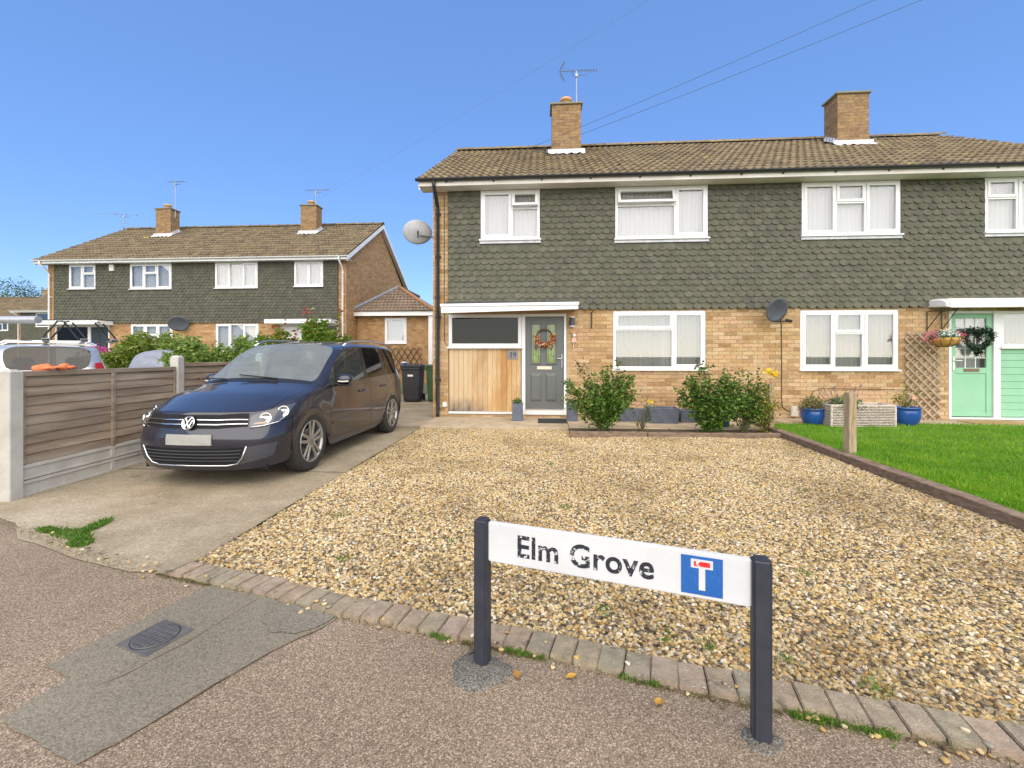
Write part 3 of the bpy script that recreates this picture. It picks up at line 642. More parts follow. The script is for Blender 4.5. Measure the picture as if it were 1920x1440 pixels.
    for (ya, za, yb, zb) in ((-OV, EAVE_Z-.15, RIDGE_Y, RIDGE_Z-.15), (RIDGE_Y, RIDGE_Z-.15, DEPTH+OV, EAVE_Z-.15)):
        a = len(us.V); us.V += [(X(-.175), ya, za), (X(-.001), ya, za), (X(-.001), yb, zb), (X(-.175), yb, zb)]; us.F.append((a, a+1, a+2, a+3))
    us.build('verge_soffit', M['cream'] if detail else M['white'], root)
    # downpipe
    px = .115
    if detail or True:
        z0 = .02
        p = [(X(px), -OV-.077, EAVE_Z-.075), (X(px), -OV-.072, EAVE_Z-.17), (X(px), -.13, EAVE_Z-.40), (X(px), -.062, EAVE_Z-.50), (X(px), -.062, z0+.1), (X(px), -.075, z0)]
        dpz = MB().tube(p, .034, 12).build('downpipe', gutter_mat, root, smooth=True)
        for z in (.78, 2.05, 3.25, 4.1):
            MB().box(X(px-.055), X(px+.055), -.066, -.002, z-.02, z+.02).build('pipe_clip', gutter_mat, dpz, bevel=.004)
    if chim: chimney(root, X, 2.45, 3.17, 2.35, 2.85, 7.57, detail, pot)
    for w in windows:
        yy = -.058 if w['z0'] > 2.5 else -.012
        if detail and w['z0'] > 2.5: MB().box(X(w['u0']-.02), X(w['u1']+.02), -.078, -.062, w['z0']-.085, w['z0']-.034).build('sill_flashing', M['lead'], root, bevel=.004)
        win = window(root, X, w['u0'], w['u1'], w['z0'], w['z1'], w['cols'], y=yy, sillmat=M['white'])
        if w.get('net'): pane_curtain(X, w['u0']+.05, w['u1']-.05, w['z0']+.03, w['z1']-.03, yy+.11, M['sheer'] if w.get('sheer') else M['net'], root, w['net'])
        for (a, b, lab) in w.get('drapes', []): pane_curtain(X, a, b, w['z0']+.03, w['z1']-.03, yy+.17, M['curtain'], root, lab, 'curtain', amp=.03, per=.12)
    return root, X
# ---------------------------------------------------------------- number 39 and its neighbour
HY = 8.70; XL = -2.18; XR = 10.30
def W2(u0, u1, z0, z1, cols, **k): return dict(u0=u0, u1=u1, z0=z0, z1=z1, cols=cols, **k)
A_ = [(.53, [(1, 's')]), (.47, [(.64, 'f'), (.36, 'o')])]
B_ = [(.66, [(.66, 'f'), (.34, 'o')]), (.34, [(1, 's')])]
G_ = [(.66, [(.70, 'f'), (.30, 's')]), (.34, [(1, 's')])]
C_ = [(.34, [(1, 's')]), (.32, [(.62, 'f'), (.38, 's')]), (.34, [(1, 's')])]
D_ = [(.52, [(1, 's')]), (.48, [(.64, 'f'), (.36, 's')])]
h39, X39 = half_house('semi_detached_house', (XL, HY, 0), False, True, 'green tile-hung brick house with grey front door numbered 39', [
    W2(.977, 2.15, 3.57, 4.545, A_, net='white net curtain behind the small upper window above the grey door'),
    W2(3.62, 5.375, 3.54, 4.545, B_, net='white net curtain behind the wide upper window with its top light open'),
    W2(3.59, 5.345, 1.00, 2.135, G_, net='sheer grey net curtain behind the ground floor window above the rose bushes', sheer=True, drapes=[(4.55, 4.75, 'narrow pale drape hanging in the ground floor window above the roses')])],
    (.315, 2.68, .09, 2.10), M['black_plastic'])
hgr, XGR = half_house('semi_detached_house', (XR, HY, 0), True, True, 'green tile-hung brick house with mint green front door', [
    W2(.96, 2.12, 3.54, 4.545, D_, net='white net curtain behind the upper window at the right picture edge'),
    W2(3.60, 5.37, 3.54, 4.545, C_, net='white net curtain behind the three-part upper window right of the middle'),
    W2(3.607, 5.37, 1.00, 2.125, C_, net='sheer net curtain behind the three-part ground floor window above the blue pots', sheer=True)],
    (.315, 2.71, .075, 2.10), M['black_plastic'], pot=False)

# --- entrance of number 39
def wood_mat():
    m, N, L, B = nodes_of('weathered cedar boards'); n = noise(N, L, 1.0, 5, .6, stretch=(3.2, 3.2, .5)); r = ramp(N, [(.32, (.42, .215, .07)), (.48, (.51, .30, .12)), (.64, (.60, .44, .24))]); L.new(n.outputs[0], r.inputs[0])
    rv = ramp(N, [(0, (.90, .89, .88)), (.5, (1, 1, 1)), (1, (1.08, 1.10, 1.14))]); L.new(rnd_value(N, L), rv.inputs[0]); col = mix(N, L, 1., r.outputs[0], rv.outputs[0], 'MULTIPLY')
    n2 = noise(N, L, 30, 3, .6, stretch=(3, 3, .15)); r2 = ramp(N, [(.35, (.8, .78, .75)), (.65, (1.1, 1.1, 1.1))]); L.new(n2.outputs[0], r2.inputs[0]); col = mix(N, L, 1., col, r2.outputs[0], 'MULTIPLY')
    g = N.new('ShaderNodeNewGeometry'); sp = N.new('ShaderNodeSeparateXYZ'); L.new(g.outputs['Position'], sp.inputs[0])
    # weather-stain running up from the bottom board ends on the left
    zz = N.new('ShaderNodeMapRange'); zz.inputs[1].default_value = .50; zz.inputs[2].default_value = .12; L.new(sp.outputs[2], zz.inputs[0]); xx = N.new('ShaderNodeMapRange'); xx.inputs[1].default_value = -.8; xx.inputs[2].default_value = -1.5; L.new(sp.outputs[0], xx.inputs[0])
    n3 = noise(N, L, 5, 4, .7, stretch=(2, 2, .8)); mm = N.new('ShaderNodeMath'); mm.operation = 'MULTIPLY'; L.new(zz.outputs[0], mm.inputs[0]); L.new(xx.outputs[0], mm.inputs[1]); m2 = N.new('ShaderNodeMath'); m2.operation = 'MULTIPLY'; L.new(mm.outputs[0], m2.inputs[0]); L.new(n3.outputs[0], m2.inputs[1])
    rr = ramp(N, [(.08, (0, 0, 0)), (.45, (.95, .95, .95))]); L.new(m2.outputs[0], rr.inputs[0]); pz = N.new('ShaderNodeMapRange'); pz.inputs[1].default_value = -.55; pz.inputs[2].default_value = -1.75; L.new(sp.outputs[0], pz.inputs[0]); pm_ = N.new('ShaderNodeMath'); pm_.operation = 'MULTIPLY'; n5 = noise(N, L, 2.2, 3, .6, stretch=(2.5, 2.5, .7)); L.new(pz.outputs[0], pm_.inputs[0]); L.new(n5.outputs[0], pm_.inputs[1]); pr_ = ramp(N, [(.12, (0, 0, 0)), (.42, (.8, .8, .8))]); L.new(pm_.outputs[0], pr_.inputs[0]); col = mix(N, L, pr_.outputs[0], col, (.60, .47, .29))   # sun-bleached boards
    col = mix(N, L, rr.outputs[0], col, (.13, .11, .10)); L.new(col, B.inputs['Base Color']); B.inputs['Roughness'].default_value = .75; bump(N, L, n2.outputs[0], .2, .004, B); return m
M['cedar'] = wood_mat()
M['grey_door'] = mat('grey door', (.105, .112, .108), (.125, .132, .126), scale=2, rough=.42)
M['green_paint'] = mat('mint green paint', (.235, .475, .30), (.265, .515, .335), scale=3, rough=.5)
M['green_glass'] = mat('stained glass', (.13, .19, .045), (.22, .30, .09), scale=9, rough=.12, spec=.6)
M['lead_black'] = mat('black glass diamond', (.01, .01, .012), (.015, .015, .017), rough=.15)
M['brass'] = mat('brushed letterbox metal', (.62, .52, .42), (.72, .62, .50), scale=30, rough=.3, metal=.6)
M['dark_glass'] = glass_mat('hall glass', (.30, .32, .32), .6)
X = X39
window(h39, X, .318, 1.788, 1.435, 2.095, [(1, [(1, 'f')])], y=-.005, fr=.07, glass=M['dark_glass'], part='hall_window', sill=True)
bp = MB().box(.322, 1.785, .045, .07, .10, 1.40).build('timber_panel', M['mortar'], h39)
x = .325
ws = [.098, .092, .096, .095, .094, .096, .102, .092, .098, .094, .095, .099, .095, .092, .094]; k = 1.452/sum(ws)
for w in ws: MB().box(x+.0015, x+w*k-.0015, .018+rng.uniform(0, .004), .044, .142, 1.40).build('panel_board', M['cedar'], bp, bevel=.003); x += w*k
MB().box(.318, 1.788, -.02, .06, .098, .140).build('panel_sill', M['white'], h39, bevel=.004)
d39 = MB().box(1.868, 2.622, .02, .065, .205, 2.035).build('front_door', M['grey_door'], h39, bevel=.004)
fr = MB(); fr.box(1.792, 1.864, -.01, .07, .09, 2.098); fr.box(2.626, 2.676, -.01, .07, .09, 2.098); fr.box(1.864, 2.626, -.008, .07, 2.039, 2.098); fr.box(1.864, 2.626, -.03, .075, .092, .198); fr.build('door_frame', M['white'], h39, bevel=.004)
MB().box(1.872, 2.618, -.045, .0, .198, .214).build('threshold_strip', M['chrome'], d39, bevel=.003)
for a in (1.975, 2.275):
    fm = MB(); b = a+.20; z0, z1 = 1.10, 1.90
    for q in ((a, b, z0, z0+.022), (a, b, z1-.022, z1), (a, a+.022, z0+.022, z1-.022), (b-.022, b, z0+.022, z1-.022)): fm.box(q[0], q[1], .006, .022, q[2], q[3])
    fm.box(a-.02, b+.02, .0, .022, z0-.016, z0-.002); fm.build('glazing_bead', M['grey_door'], d39, bevel=.004)
    MB().box(a+.022, b-.022, .014, .0195, z0+.022, z1-.022).build('stained_pane', M['green_glass'], d39)
    lm_ = MB(); cx = (a+b)/2
    for off in (-.055, .055): lm_.box(cx+off-.003, cx+off+.003, .0115, .0138, z0+.022, z1-.022)
    lm_.box(cx-.0025, cx+.0025, .0112, .0136, z0+.16, z0+.26); lm_.bar((a+.024, .0125, z0+.19), (cx, .0125, z0+.165), .003, .005); lm_.bar((b-.024, .0125, z0+.14), (cx, .0125, z0+.165), .003, .005); lm_.build('lead_came', M['lead_black'], d39)
    dm = MB().prism([(0, .09), (.042, 0), (0, -.09), (-.042, 0)], lambda p: (cx+p[0], .009, z0+.34+p[1]), lambda p: (cx+p[0], .0113, z0+.34+p[1])); dm.build('diamond', M['lead_black'], d39)
    # raised lower panels
    pm = MB(); zz0, zz1 = .36, .90
    pm.add([(a-.012, .0195, zz0-.012), (b+.012, .0195, zz0-.012), (b+.012, .0195, zz1+.012), (a-.012, .0195, zz1+.012), (a+.022, .002, zz0+.035), (b-.022, .002, zz0+.035), (b-.022, .002, zz1-.035), (a+.022, .002, zz1-.035)], [(0, 1, 5, 4), (1, 2, 6, 5), (2, 3, 7, 6), (3, 0, 4, 7), (4, 5, 6, 7)]); pm.build('door_panel', M['grey_door'], d39)
MB().box(2.09, 2.39, .004, .02, .985, 1.055).build('letterbox', M['brass'], d39, bevel=.006)
hd = MB(); hd.box(2.572, 2.602, .006, .02, 1.02, 1.30); hd.build('handle_plate', M['steel'], d39, bevel=.004); MB().tube([(2.587, .02, 1.205), (2.587, -.04, 1.205), (2.47, -.042, 1.205)], .010, 8).build('handle', M['chrome'], d39, smooth=True)
cn = MB(); cn.add([(.30, -.66, 2.175), (2.87, -.66, 2.19), (2.87, 0, 2.215), (.30, 0, 2.205), (.30, -.66, 2.225), (2.87, -.66, 2.245), (2.87, 0, 2.27), (.30, 0, 2.26)], BOXF); can = cn.build('canopy', M['canopy_white'], h39, bevel=.004)
cf = MB(); cf.add([(.315, -.64, 2.055), (2.855, -.64, 2.115), (2.855, -.615, 2.115), (.315, -.615, 2.055), (.315, -.64, 2.174), (2.855, -.64, 2.188), (2.855, -.615, 2.188), (.315, -.615, 2.174)], BOXF); cf.build('fascia_board', M['canopy_white'], can, bevel=.003)
MB().add([(2.83, -.614, 2.115), (2.855, -.614, 2.115), (2.855, 0, 2.14), (2.83, 0, 2.14), (2.83, -.614, 2.188), (2.855, -.614, 2.188), (2.855, 0, 2.212), (2.83, 0, 2.212)], BOXF).build('end_board', M['cream'], can)
MB().add([(.32, -.612, 2.12), (2.825, -.612, 2.14), (2.825, 0, 2.16), (.32, 0, 2.14), (.32, -.612, 2.135), (2.825, -.612, 2.155), (2.825, 0, 2.175), (.32, 0, 2.155)], BOXF).build('canopy_soffit', M['cream'], can)
MB().box(.28, 2.9, -.10, -.045, 2.262, 2.335).build('canopy_flashing', M['black_plastic'], can)
M['slate'] = mat('slate plaque', (.20, .20, .21), (.27, .27, .28), scale=20, rough=.7)
pl = MB().box(1.51, 1.715, .004, .016, 1.19, 1.37).build('number_plaque', M['slate'], h39, bevel=.006)
def text_mesh(name, body, size, material, parent, loc, rot, ext=.001, off=0, sx=1, spacing=1.0):
    cu = bpy.data.curves.new(name, 'FONT'); cu.body = body; cu.size = size; cu.extrude = ext; cu.offset = off; cu.space_character = spacing; cu.align_x = 'LEFT'
    t = bpy.data.objects.new(name, cu); COL.objects.link(t); dg = bpy.context.evaluated_depsgraph_get(); me = bpy.data.meshes.new_from_object(t.evaluated_get(dg)); bpy.data.objects.remove(t); me.name = name
    me.materials.clear(); me.materials.append(material); me.transform(Matrix.Diagonal((sx, 1, 1, 1)))
    return link(name, me, parent, loc, rot)
text_mesh('numeral', '39', .155, M['lead_black'], pl, (1.533, .0025, 1.225), (R(90), 0, 0), off=.0012)
# --- entrance of the neighbour
X = XGR
window(hgr, X, .318, 1.80, 1.42, 2.095, [(1, [(1, 'f')])], y=-.005, fr=.06, part='hall_window', sill=True)
pane_curtain(X, .38, 1.74, 1.46, 2.05, .17, M['curtain'], hgr, 'grey curtain behind the pane beside the mint green door', 'curtain')
gp = MB().box(X(.322), X(1.80), .045, .07, .11, 1.385).build('timber_panel', M['green_paint'], hgr)
z = .125
while z < 1.36: MB().box(X(.325), X(1.797), .012, .044, z, min(z+.128, 1.383)).build('panel_board', M['green_paint'], gp, bevel=.006); z += .131
MB().box(X(.318), X(2.71), -.02, .06, .075, .11).build('panel_sill', M['white'], hgr, bevel=.004)
fr = MB(); fr.box(X(1.803), X(1.925), -.012, .07, .112, 2.098); fr.box(X(2.66), X(2.707), -.012, .07, .112, 2.098); fr.box(X(1.925), X(2.66), -.010, .07, 2.045, 2.098); fr.build('door_frame', M['white'], hgr, bevel=.004)
gd = MB()
gd.box(X(1.93), X(2.03), .015, .06, .125, 2.04); gd.box(X(2.565), X(2.655), .015, .06, .125, 2.04); gd.box(X(2.03), X(2.565), .015, .06, 1.955, 2.04); gd.box(X(2.03), X(2.565), .015, .06, .93, 1.035); gd.box(X(2.03), X(2.565), .015, .06, .125, .20); gdo = gd.build('front_door', M['green_paint'], hgr, bevel=.005)
MB().box(X(2.03), X(2.565), .03, .045, .20, .93).build('door_panel', M['green_paint'], gdo)
MB().box(X(2.03), X(2.565), .034, .040, 1.035, 1.955).build('pane', M['glass'], gdo)
gb = MB()
for q in (2.03+.535/3, 2.03+.535*2/3): gb.box(X(q-.007), X(q+.007), .029, .033, 1.035, 1.955)
for q in (1.22, 1.40, 1.60, 1.78): gb.box(X(2.03), X(2.565), .0275, .0318, q-.006, q+.006)
gb.build('glazing_bar', M['white'], gdo)
MB().box(X(2.16), X(2.43), .002, .015, .965, 1.02).build('letterbox', mat('brown letterbox', (.16, .08, .055), (.2, .1, .07), rough=.35), gdo, bevel=.004)
MB().tube([(X(2.61), .015, 1.17), (X(2.61), -.03, 1.17), (X(2.49), -.032, 1.17)], .010, 8).build('handle', M['white'], gdo, smooth=True); MB().box(X(2.595), X(2.625), .002, .015, .99, 1.24).build('handle_plate', M['white'], gdo, bevel=.004)
pane_curtain(X, 2.0, 2.6, 1.0, 2.0, .17, M['net'], hgr, 'white net curtain behind the glazed top of the mint green door')
gc = MB(); pr = [(0, 2.31), (-.25, 2.30), (-.36, 2.285), (-.42, 2.245), (-.445, 2.18), (-.45, 2.115), (-.43, 2.112), (-.4, 2.20), (-.3, 2.245), (0, 2.26)]
gc.prism(pr, lambda p: (X(.1), p[0], p[1]), lambda p: (X(3.06), p[0], p[1])); gcn = gc.build('canopy', mat('aged white fibreglass', (.66, .66, .62), (.78, .78, .75), scale=2.5, rough=.45, spots=[((.52, .50, .42), 4, .70)]), hgr, bevel=.01, seg=2)
# rounded end cap of the canopy and its iron brackets
ec = MB().prism([(0, 2.30), (-.25, 2.29), (-.36, 2.27), (-.42, 2.23), (-.445, 2.12), (0, 2.16)], lambda p: (X(3.063), p[0], p[1]), lambda p: (X(3.10), p[0]*.93, 2.2+(p[1]-2.2)*.8)); ec.build('canopy_end', M['canopy_white'], gcn, bevel=.006)
MB().tube([(X(2.85), -.03, 1.72), (X(2.85), -.03, 2.08), (X(2.85), -.36, 2.10)], .008, 6).tube([(X(2.85), -.03, 1.74), (X(2.85), -.33, 2.09)], .007, 6).build('canopy_bracket', M['wire'], gcn)
# ---------------------------------------------------------------- street name sign
M['navy'] = mat('dark navy post paint', (.020, .023, .034), (.034, .037, .050), scale=9, rough=.5, spots=[((.16, .17, .2), 45, .76)])
M['sign_white'] = mat('sign enamel', (.56, .57, .58), (.64, .65, .65), scale=5, rough=.35, spots=[((.55, .54, .50), 9, .75)])
def worn(name, ink, base, sc=70, th=.52, th2=.60):
    m, N, L, B = nodes_of(name); n = noise(N, L, sc, 5, .75); n2 = noise(N, L, sc/5, 2); ad = N.new('ShaderNodeMath'); ad.operation = 'MULTIPLY_ADD'; ad.inputs[1].default_value = .78; L.new(n.outputs[0], ad.inputs[0])
    m3 = N.new('ShaderNodeMath'); m3.operation = 'MULTIPLY'; m3.inputs[1].default_value = .22; L.new(n2.outputs[0], m3.inputs[0]); L.new(m3.outputs[0], ad.inputs[2])
    r = ramp(N, [(th, ink), (th2, base)]); L.new(ad.outputs[0], r.inputs[0]); L.new(r.outputs[0], B.inputs['Base Color']); B.inputs['Roughness'].default_value = .45; return m
M['worn_ink'] = worn('worn black lettering', (.018, .022, .032), (.60, .61, .62), 75, .562, .576)
M['sign_blue'] = worn('blue sign paint', (.012, .10, .36), (.03, .16, .45), 120, .5, .7); M['sign_red'] = worn('worn red paint', (.62, .02, .02), (.78, .72, .70), 50, .50, .53)
P0 = Vector((-.238, 1.765)); P1 = Vector((.717, 1.481)); sd = (P1-P0); SL = sd.length; sa = math.atan2(sd.y, sd.x)
sg = empty('street_sign', (P0.x, P0.y, 0), sa, 'low white street name sign on two dark posts in front of the gravel', 'street sign')
for q in (0, SL):
    m = MB().box(q-.029, q+.029, -.029, .029, -.02, .592); m.build('post', M['navy'], sg, bevel=.009, seg=3)
pm = MB().box(.0295, SL-.0295, -.014, .010, .428, .586); plate = pm.build('name_plate', M['sign_white'], sg, bevel=.005, seg=2)
txt = text_mesh('lettering', 'Elm Grove', .118, M['worn_ink'], plate, (.150, -.0148, .468), (R(90), 0, 0), ext=.0004, off=.0024, sx=.955, spacing=1.05)
bl = MB().box(.752, .882, -.0152, -.0142, .442, .572).build('blue_panel', M['sign_blue'], plate)
MB().box(.808, .828, -.0162, -.0153, .459, .532).box(.783, .852, -.0162, -.0153, .532, .562).build('white_symbol', M['sign_white'], plate); MB().box(.793, .843, -.0170, -.0163, .539, .555).build('red_bar', M['sign_red'], plate)
def collar(name, c, rx, ry, label, h=.022):
    m = MB(); n = 28; rings = [(0, h), (.45, h*.95), (.75, h*.7), (.95, h*.3), (1.08, -.004)]
    m.V.append((0, 0, h))
    for r, z in rings[1:]:
        for k in range(n):
            t = 2*math.pi*k/n; w = 1+.10*math.sin(3*t+1)+.06*math.sin(7*t); m.V.append((rx*r*w*math.cos(t), ry*r*w*math.sin(t), z+(.002*math.sin(5*t+r*9) if z > 0 else 0)))
    for k in range(n): m.F.append((0, 1+k, 1+(k+1) % n))
    for j in range(len(rings)-2):
        for k in range(n): a = 1+j*n; m.F.append((a+k, a+n+k, a+n+(k+1) % n, a+(k+1) % n))
    return tag(m.build(name, M['collar'], None, smooth=True, loc=(c[0], c[1], 0)), kind='structure')
collar('tarmac_collar', (P0.x-.005, P0.y-.045), .118, .10, '', .014)
collar('tarmac_collar', (P1.x+.0, P1.y-.01), .062, .05, '', .012)
# ---------------------------------------------------------------- access cover in the pavement
M['iron'] = mat('grey access cover', (.075, .072, .068), (.11, .105, .098), scale=12, rough=.7, bmp=.2, spots=[((.22, .19, .14), 25, .70)])
M['grille_iron'] = mat('worn iron ribs', (.045, .046, .05), (.065, .066, .07), rough=.6)
mc = empty('access_cover', (-1.705, 1.828, 0), R(-17), 'small grey rectangular access cover with round lid in the pavement', 'access cover')
MB().box(-.103, .103, -.098, .098, -.01, .009).build('frame', M['iron'], mc, bevel=.002)
lid = MB().lathe([(.0, .0125), (.084, .0125), (.086, .010), (.086, .004)], 40).build('lid', M['iron'], mc); MB().lathe([(.0865, .0094), (.0905, .0098), (.0905, .0088)], 40).build('lid_gap', M['wire'], lid)
gr = MB()
for k in range(-3, 4):
    q = k*.024; h = math.sqrt(max(0, .08**2-q**2)); gr.box(q-.0016, q+.0016, -h, h, .0123, .0136); gr.box(-h, h, q-.0016+.003, q+.0016+.003, .0123, .0133)
gr.build('lid_grooves', M['grille_iron'], lid)
# ---------------------------------------------------------------- planting helpers
def leaf_mesh(name, P, size, material, parent=None, asp=.55, up=.4, jitter=.35):
    n = len(P); P = np.asarray(P, float); a = nrng.normal(size=(n, 3)); a[:, 2] = a[:, 2]*.6-.15; a /= np.linalg.norm(a, axis=1)[:, None]
    nn = nrng.normal(size=(n, 3)); nn[:, 2] += up*2; b = np.cross(a, nn); b /= np.linalg.norm(b, axis=1)[:, None]+1e-9; c = np.cross(a, b)
    s = size*nrng.uniform(1-jitter, 1+jitter, (n, 1)); L_ = s; w = s*asp
    v0 = P; v1 = P+a*L_*.5+b*w*.5+c*w*.12; v2 = P+a*L_+c*w*-.05; v3 = P+a*L_*.5-b*w*.5+c*w*.12
    V = np.stack([v0, v1, v2, v3], 1).reshape(-1, 3); F = [f for i in range(n) for f in ((4*i, 4*i+1, 4*i+2), (4*i, 4*i+2, 4*i+3))]
    me = mesh_from(name, V.tolist(), F, material); at = me.attributes.new('rnd', 'FLOAT', 'POINT'); at.data.foreach_set('value', np.repeat(nrng.random(n), 4).astype(np.float32)); return link(name, me, parent)
M['stem'] = mat('green brown stem', (.07, .085, .03), (.12, .09, .05), scale=12, rough=.8)
M['rose_leaf'] = leaf_mat('rose leaf', [(.032, .085, .012), (.07, .155, .015), (.12, .215, .020), (.038, .10, .018), (.17, .27, .025), (.055, .125, .012)], .3)
M['rose_young'] = leaf_mat('young reddish leaf', [(.10, .05, .02), (.13, .10, .03), (.09, .11, .03)], .3)
M['yellow_petal'] = leaf_mat('yellow petal', [(.80, .58, .02), (.85, .66, .05), (.75, .48, .02)], .3)
def bush(name, loc, w, h, nst, nleaf, size, material, label, cat='shrub', group=None, low=.25, shoots=0, d=None, up=.4, young=None, spread=.09, kind='rose'):
    root = empty(name, loc, 0, label, cat, group); st = MB(); P = []; Y = []; d = d or w*.8
    nst = int(nst*1.9)
    for s in range(nst+shoots):
        t = rng.uniform(0, 6.283); sh = s >= nst; rr = math.sqrt(rng.random()); top = h*(rng.uniform(.45, .97) if not sh else 1.0)*(1-.18*rr*rr if not sh else 1)
        ex, ey = rr*w*.5*math.cos(t)*(.8 if sh else 1), rr*d*.5*math.sin(t); b = Vector((rng.uniform(-.06, .06)*w, rng.uniform(-.06, .06)*d, 0)); e = Vector((ex, ey, top)); c = Vector((ex*.45+rng.uniform(-.04, .04), ey*.45, top*.55)); pts = []
        for i in range(7):
            u = i/6; pts.append(b*(1-u)**2+c*2*u*(1-u)+e*u*u)
        st.tube(pts, [max(.002, .008*(1-.8*i/6)) for i in range(7)], 5, caps=False)
        per = int(nleaf/(nst+shoots)*rng.uniform(.35, 1.7)) if not sh else 26
        for k in range(per):
            u = (low+(1.02-low)*rng.random()**.75) if not sh else rng.uniform(.6, 1.02); p = b*(1-u)**2+c*2*u*(1-u)+e*u*u; q = spread*.62*(1.15-.35*u) if not sh else .03
            p = p+Vector((rng.gauss(0, q), rng.gauss(0, q), rng.gauss(0, q*.8)))
            if p.z > .02: (Y if (sh and young and rng.random() < .6) else P).append(tuple(p))
    st.build('stem', M['stem'], root, recalc=False); f = leaf_mesh('foliage', P, size, material, root, up=up); f['kind'] = 'stuff'
    if Y: g = leaf_mesh('young_foliage', Y, size*.9, young, root); g['kind'] = 'stuff'
    return root
def blossom(root, p, r, material, n=26, name='flower'):
    V = []; 
    for i in range(n):
        a = rng.uniform(0, 6.283); e = rng.uniform(-.3, 1.3); q = r*rng.uniform(.2, .75); V.append((p[0]+q*math.cos(a)*math.cos(e), p[1]+q*math.sin(a)*math.cos(e), p[2]+q*math.sin(e)))
    return leaf_mesh(name, V, r*.95, material, root, asp=.95, up=.2)
rA = bush('rose_bush', (.98, 7.12, .02), 1.26, 1.16, 18, 4600, .062, M['rose_leaf'], 'leafy green rose bush beside the grey front door', 'rose bush', 'rose bushes in the bed', shoots=4, d=.55, young=M['rose_young'])
rB = bush('rose_bush', (2.68, 7.16, .02), 1.02, 1.14, 18, 5200, .062, M['rose_leaf'], 'big dense rose bush under the right part of the window', 'rose bush', 'rose bushes in the bed', shoots=4, d=.55, young=M['rose_young'], low=.12)
rC = bush('rose_bush', (3.26, 7.28, .02), .70, 1.02, 12, 2100, .058, M['rose_leaf'], 'looser rose bush between the dense bush and the yellow rose', 'rose bush', 'rose bushes in the bed', shoots=3, d=.5, young=M['rose_young'], low=.35)
rD = bush('rose_bush', (3.60, 7.28, .02), .46, .98, 8, 800, .05, leaf_mat('yellowing leaf', [(.10, .16, .02), (.20, .20, .03), (.32, .26, .03), (.07, .12, .02)]), 'thin rose with yellow blooms beside the short timber post', 'rose bush', 'rose bushes in the bed', d=.35, low=.1)
for p in ((.02, -.05, .98), (.12, .0, .93)): blossom(rD, p, .055, M['yellow_petal'])
rE = bush('rose_bush', (1.62, 7.2, .02), .42, .62, 5, 110, .045, leaf_mat('sparse leaf', [(.06, .12, .02), (.12, .16, .03), (.16, .11, .03)]), 'small sparse rose in front of the grey troughs', 'rose bush', 'rose bushes in the bed', d=.25, low=.2); blossom(rE, (.14, 0, .50), .04, M['yellow_petal'], 16)
bed_p = [(rng.uniform(.6, 3.6), rng.uniform(6.95, 7.4), .035) for _ in range(500)]
o = leaf_mesh('bed_litter', bed_p, .035, leaf_mat('litter', [(.10, .07, .03), (.16, .12, .05), (.07, .10, .03), (.2, .16, .09)]), None, up=1.5); tag(o, 'fallen leaves and bits lying on the soil of the rose bed', 'leaf litter', kind='stuff')
# ---------------------------------------------------------------- troughs, pots and planters
M['zinc'] = mat('blue grey planter', (.085, .10, .135), (.13, .15, .19), scale=7, rough=.75, bmp=.25, bscale=30, spots=[((.20, .22, .25), 9, .70)])
M['blue_glaze'] = mat('blue glazed pot', (.010, .055, .235), (.018, .085, .32), scale=5, rough=.22, coat=.4)
def trough(name, loc, w, d, h, rz, material, label, cat='planter', group=None, taper=.04, soil=True, wall=.018):
    root = empty(name, loc, rz, label, cat, group); m = MB()
    def ring(z, k, ww, dd): return [(-ww/2, -dd/2, z), (ww/2, -dd/2, z), (ww/2, dd/2, z), (-ww/2, dd/2, z)]
    m.V = ring(0, 0, w-taper, d-taper)+ring(h, 0, w, d)+ring(h, 0, w-2*wall, d-2*wall)+ring(h*.75, 0, w-2*wall-.01, d-2*wall-.01)
    m.F = [(0, 3, 2, 1)]
    for j in range(3):
        for k in range(4): m.F.append((4*j+k, 4*j+(k+1) % 4, 4*j+4+(k+1) % 4, 4*j+4+k))
    m.build('body', material, root, bevel=.005)
    if soil: s = MB(); s.add(ring(h*.82, 0, w-2*wall-.004, d-2*wall-.004), [(0, 1, 2, 3)]); s.build('soil', M['soil'], root, recalc=False)
    return root
trough('planter_trough', (1.70, 8.28, .048), .62, .28, .22, R(2), M['zinc'], 'low grey trough at the left behind the rose bush', group='grey troughs under the window')
trough('planter_trough', (2.20, 8.12, .048), .52, .34, .275, R(-1), M['zinc'], 'taller square grey trough between the two bushes', group='grey troughs under the window')
trough('planter_trough', (2.78, 8.24, .048), .56, .30, .22, R(1), M['zinc'], 'low grey trough half hidden behind the dense rose bush', group='grey troughs under the window')
def pot(name, loc, r0, r1, h, material, label, cat='pot', group=None, bulge=.0):
    root = empty(name, loc, 0, label, cat, group); pr = [(0, 0), (r0, 0)]
    for i in range(1, 9): t = i/8; pr.append((r0+(r1-r0)*t+bulge*math.sin(math.pi*t), h*t))
    pr += [(r1+.012, h), (r1+.012, h+.025), (r1-.012, h+.025), (r1-.015, h*.8)]
    MB().lathe(pr, 32).build('body', material, root, smooth=True); MB().lathe([(0, h*.88), (r1-.004, h*.88)], 24).build('soil', M['soil'], root); return root
pot('tall_pot', (3.12, 7.72, .048), .085, .125, .34, M['blue_glaze'], 'dark blue tapered pot behind the yellow rose')
pot('blue_pot', (4.75, 8.0, .066), .135, .185, .255, M['blue_glaze'], 'bright blue glazed pot with a rounded evergreen below the white meter box', 'pot', 'bright blue pots by the wall', .03)
pot('blue_pot', (6.20, 7.90, .066), .135, .205, .30, M['blue_glaze'], 'bright blue glazed pot with a blooming rose beside the trellis', 'pot', 'bright blue pots by the wall', .035)
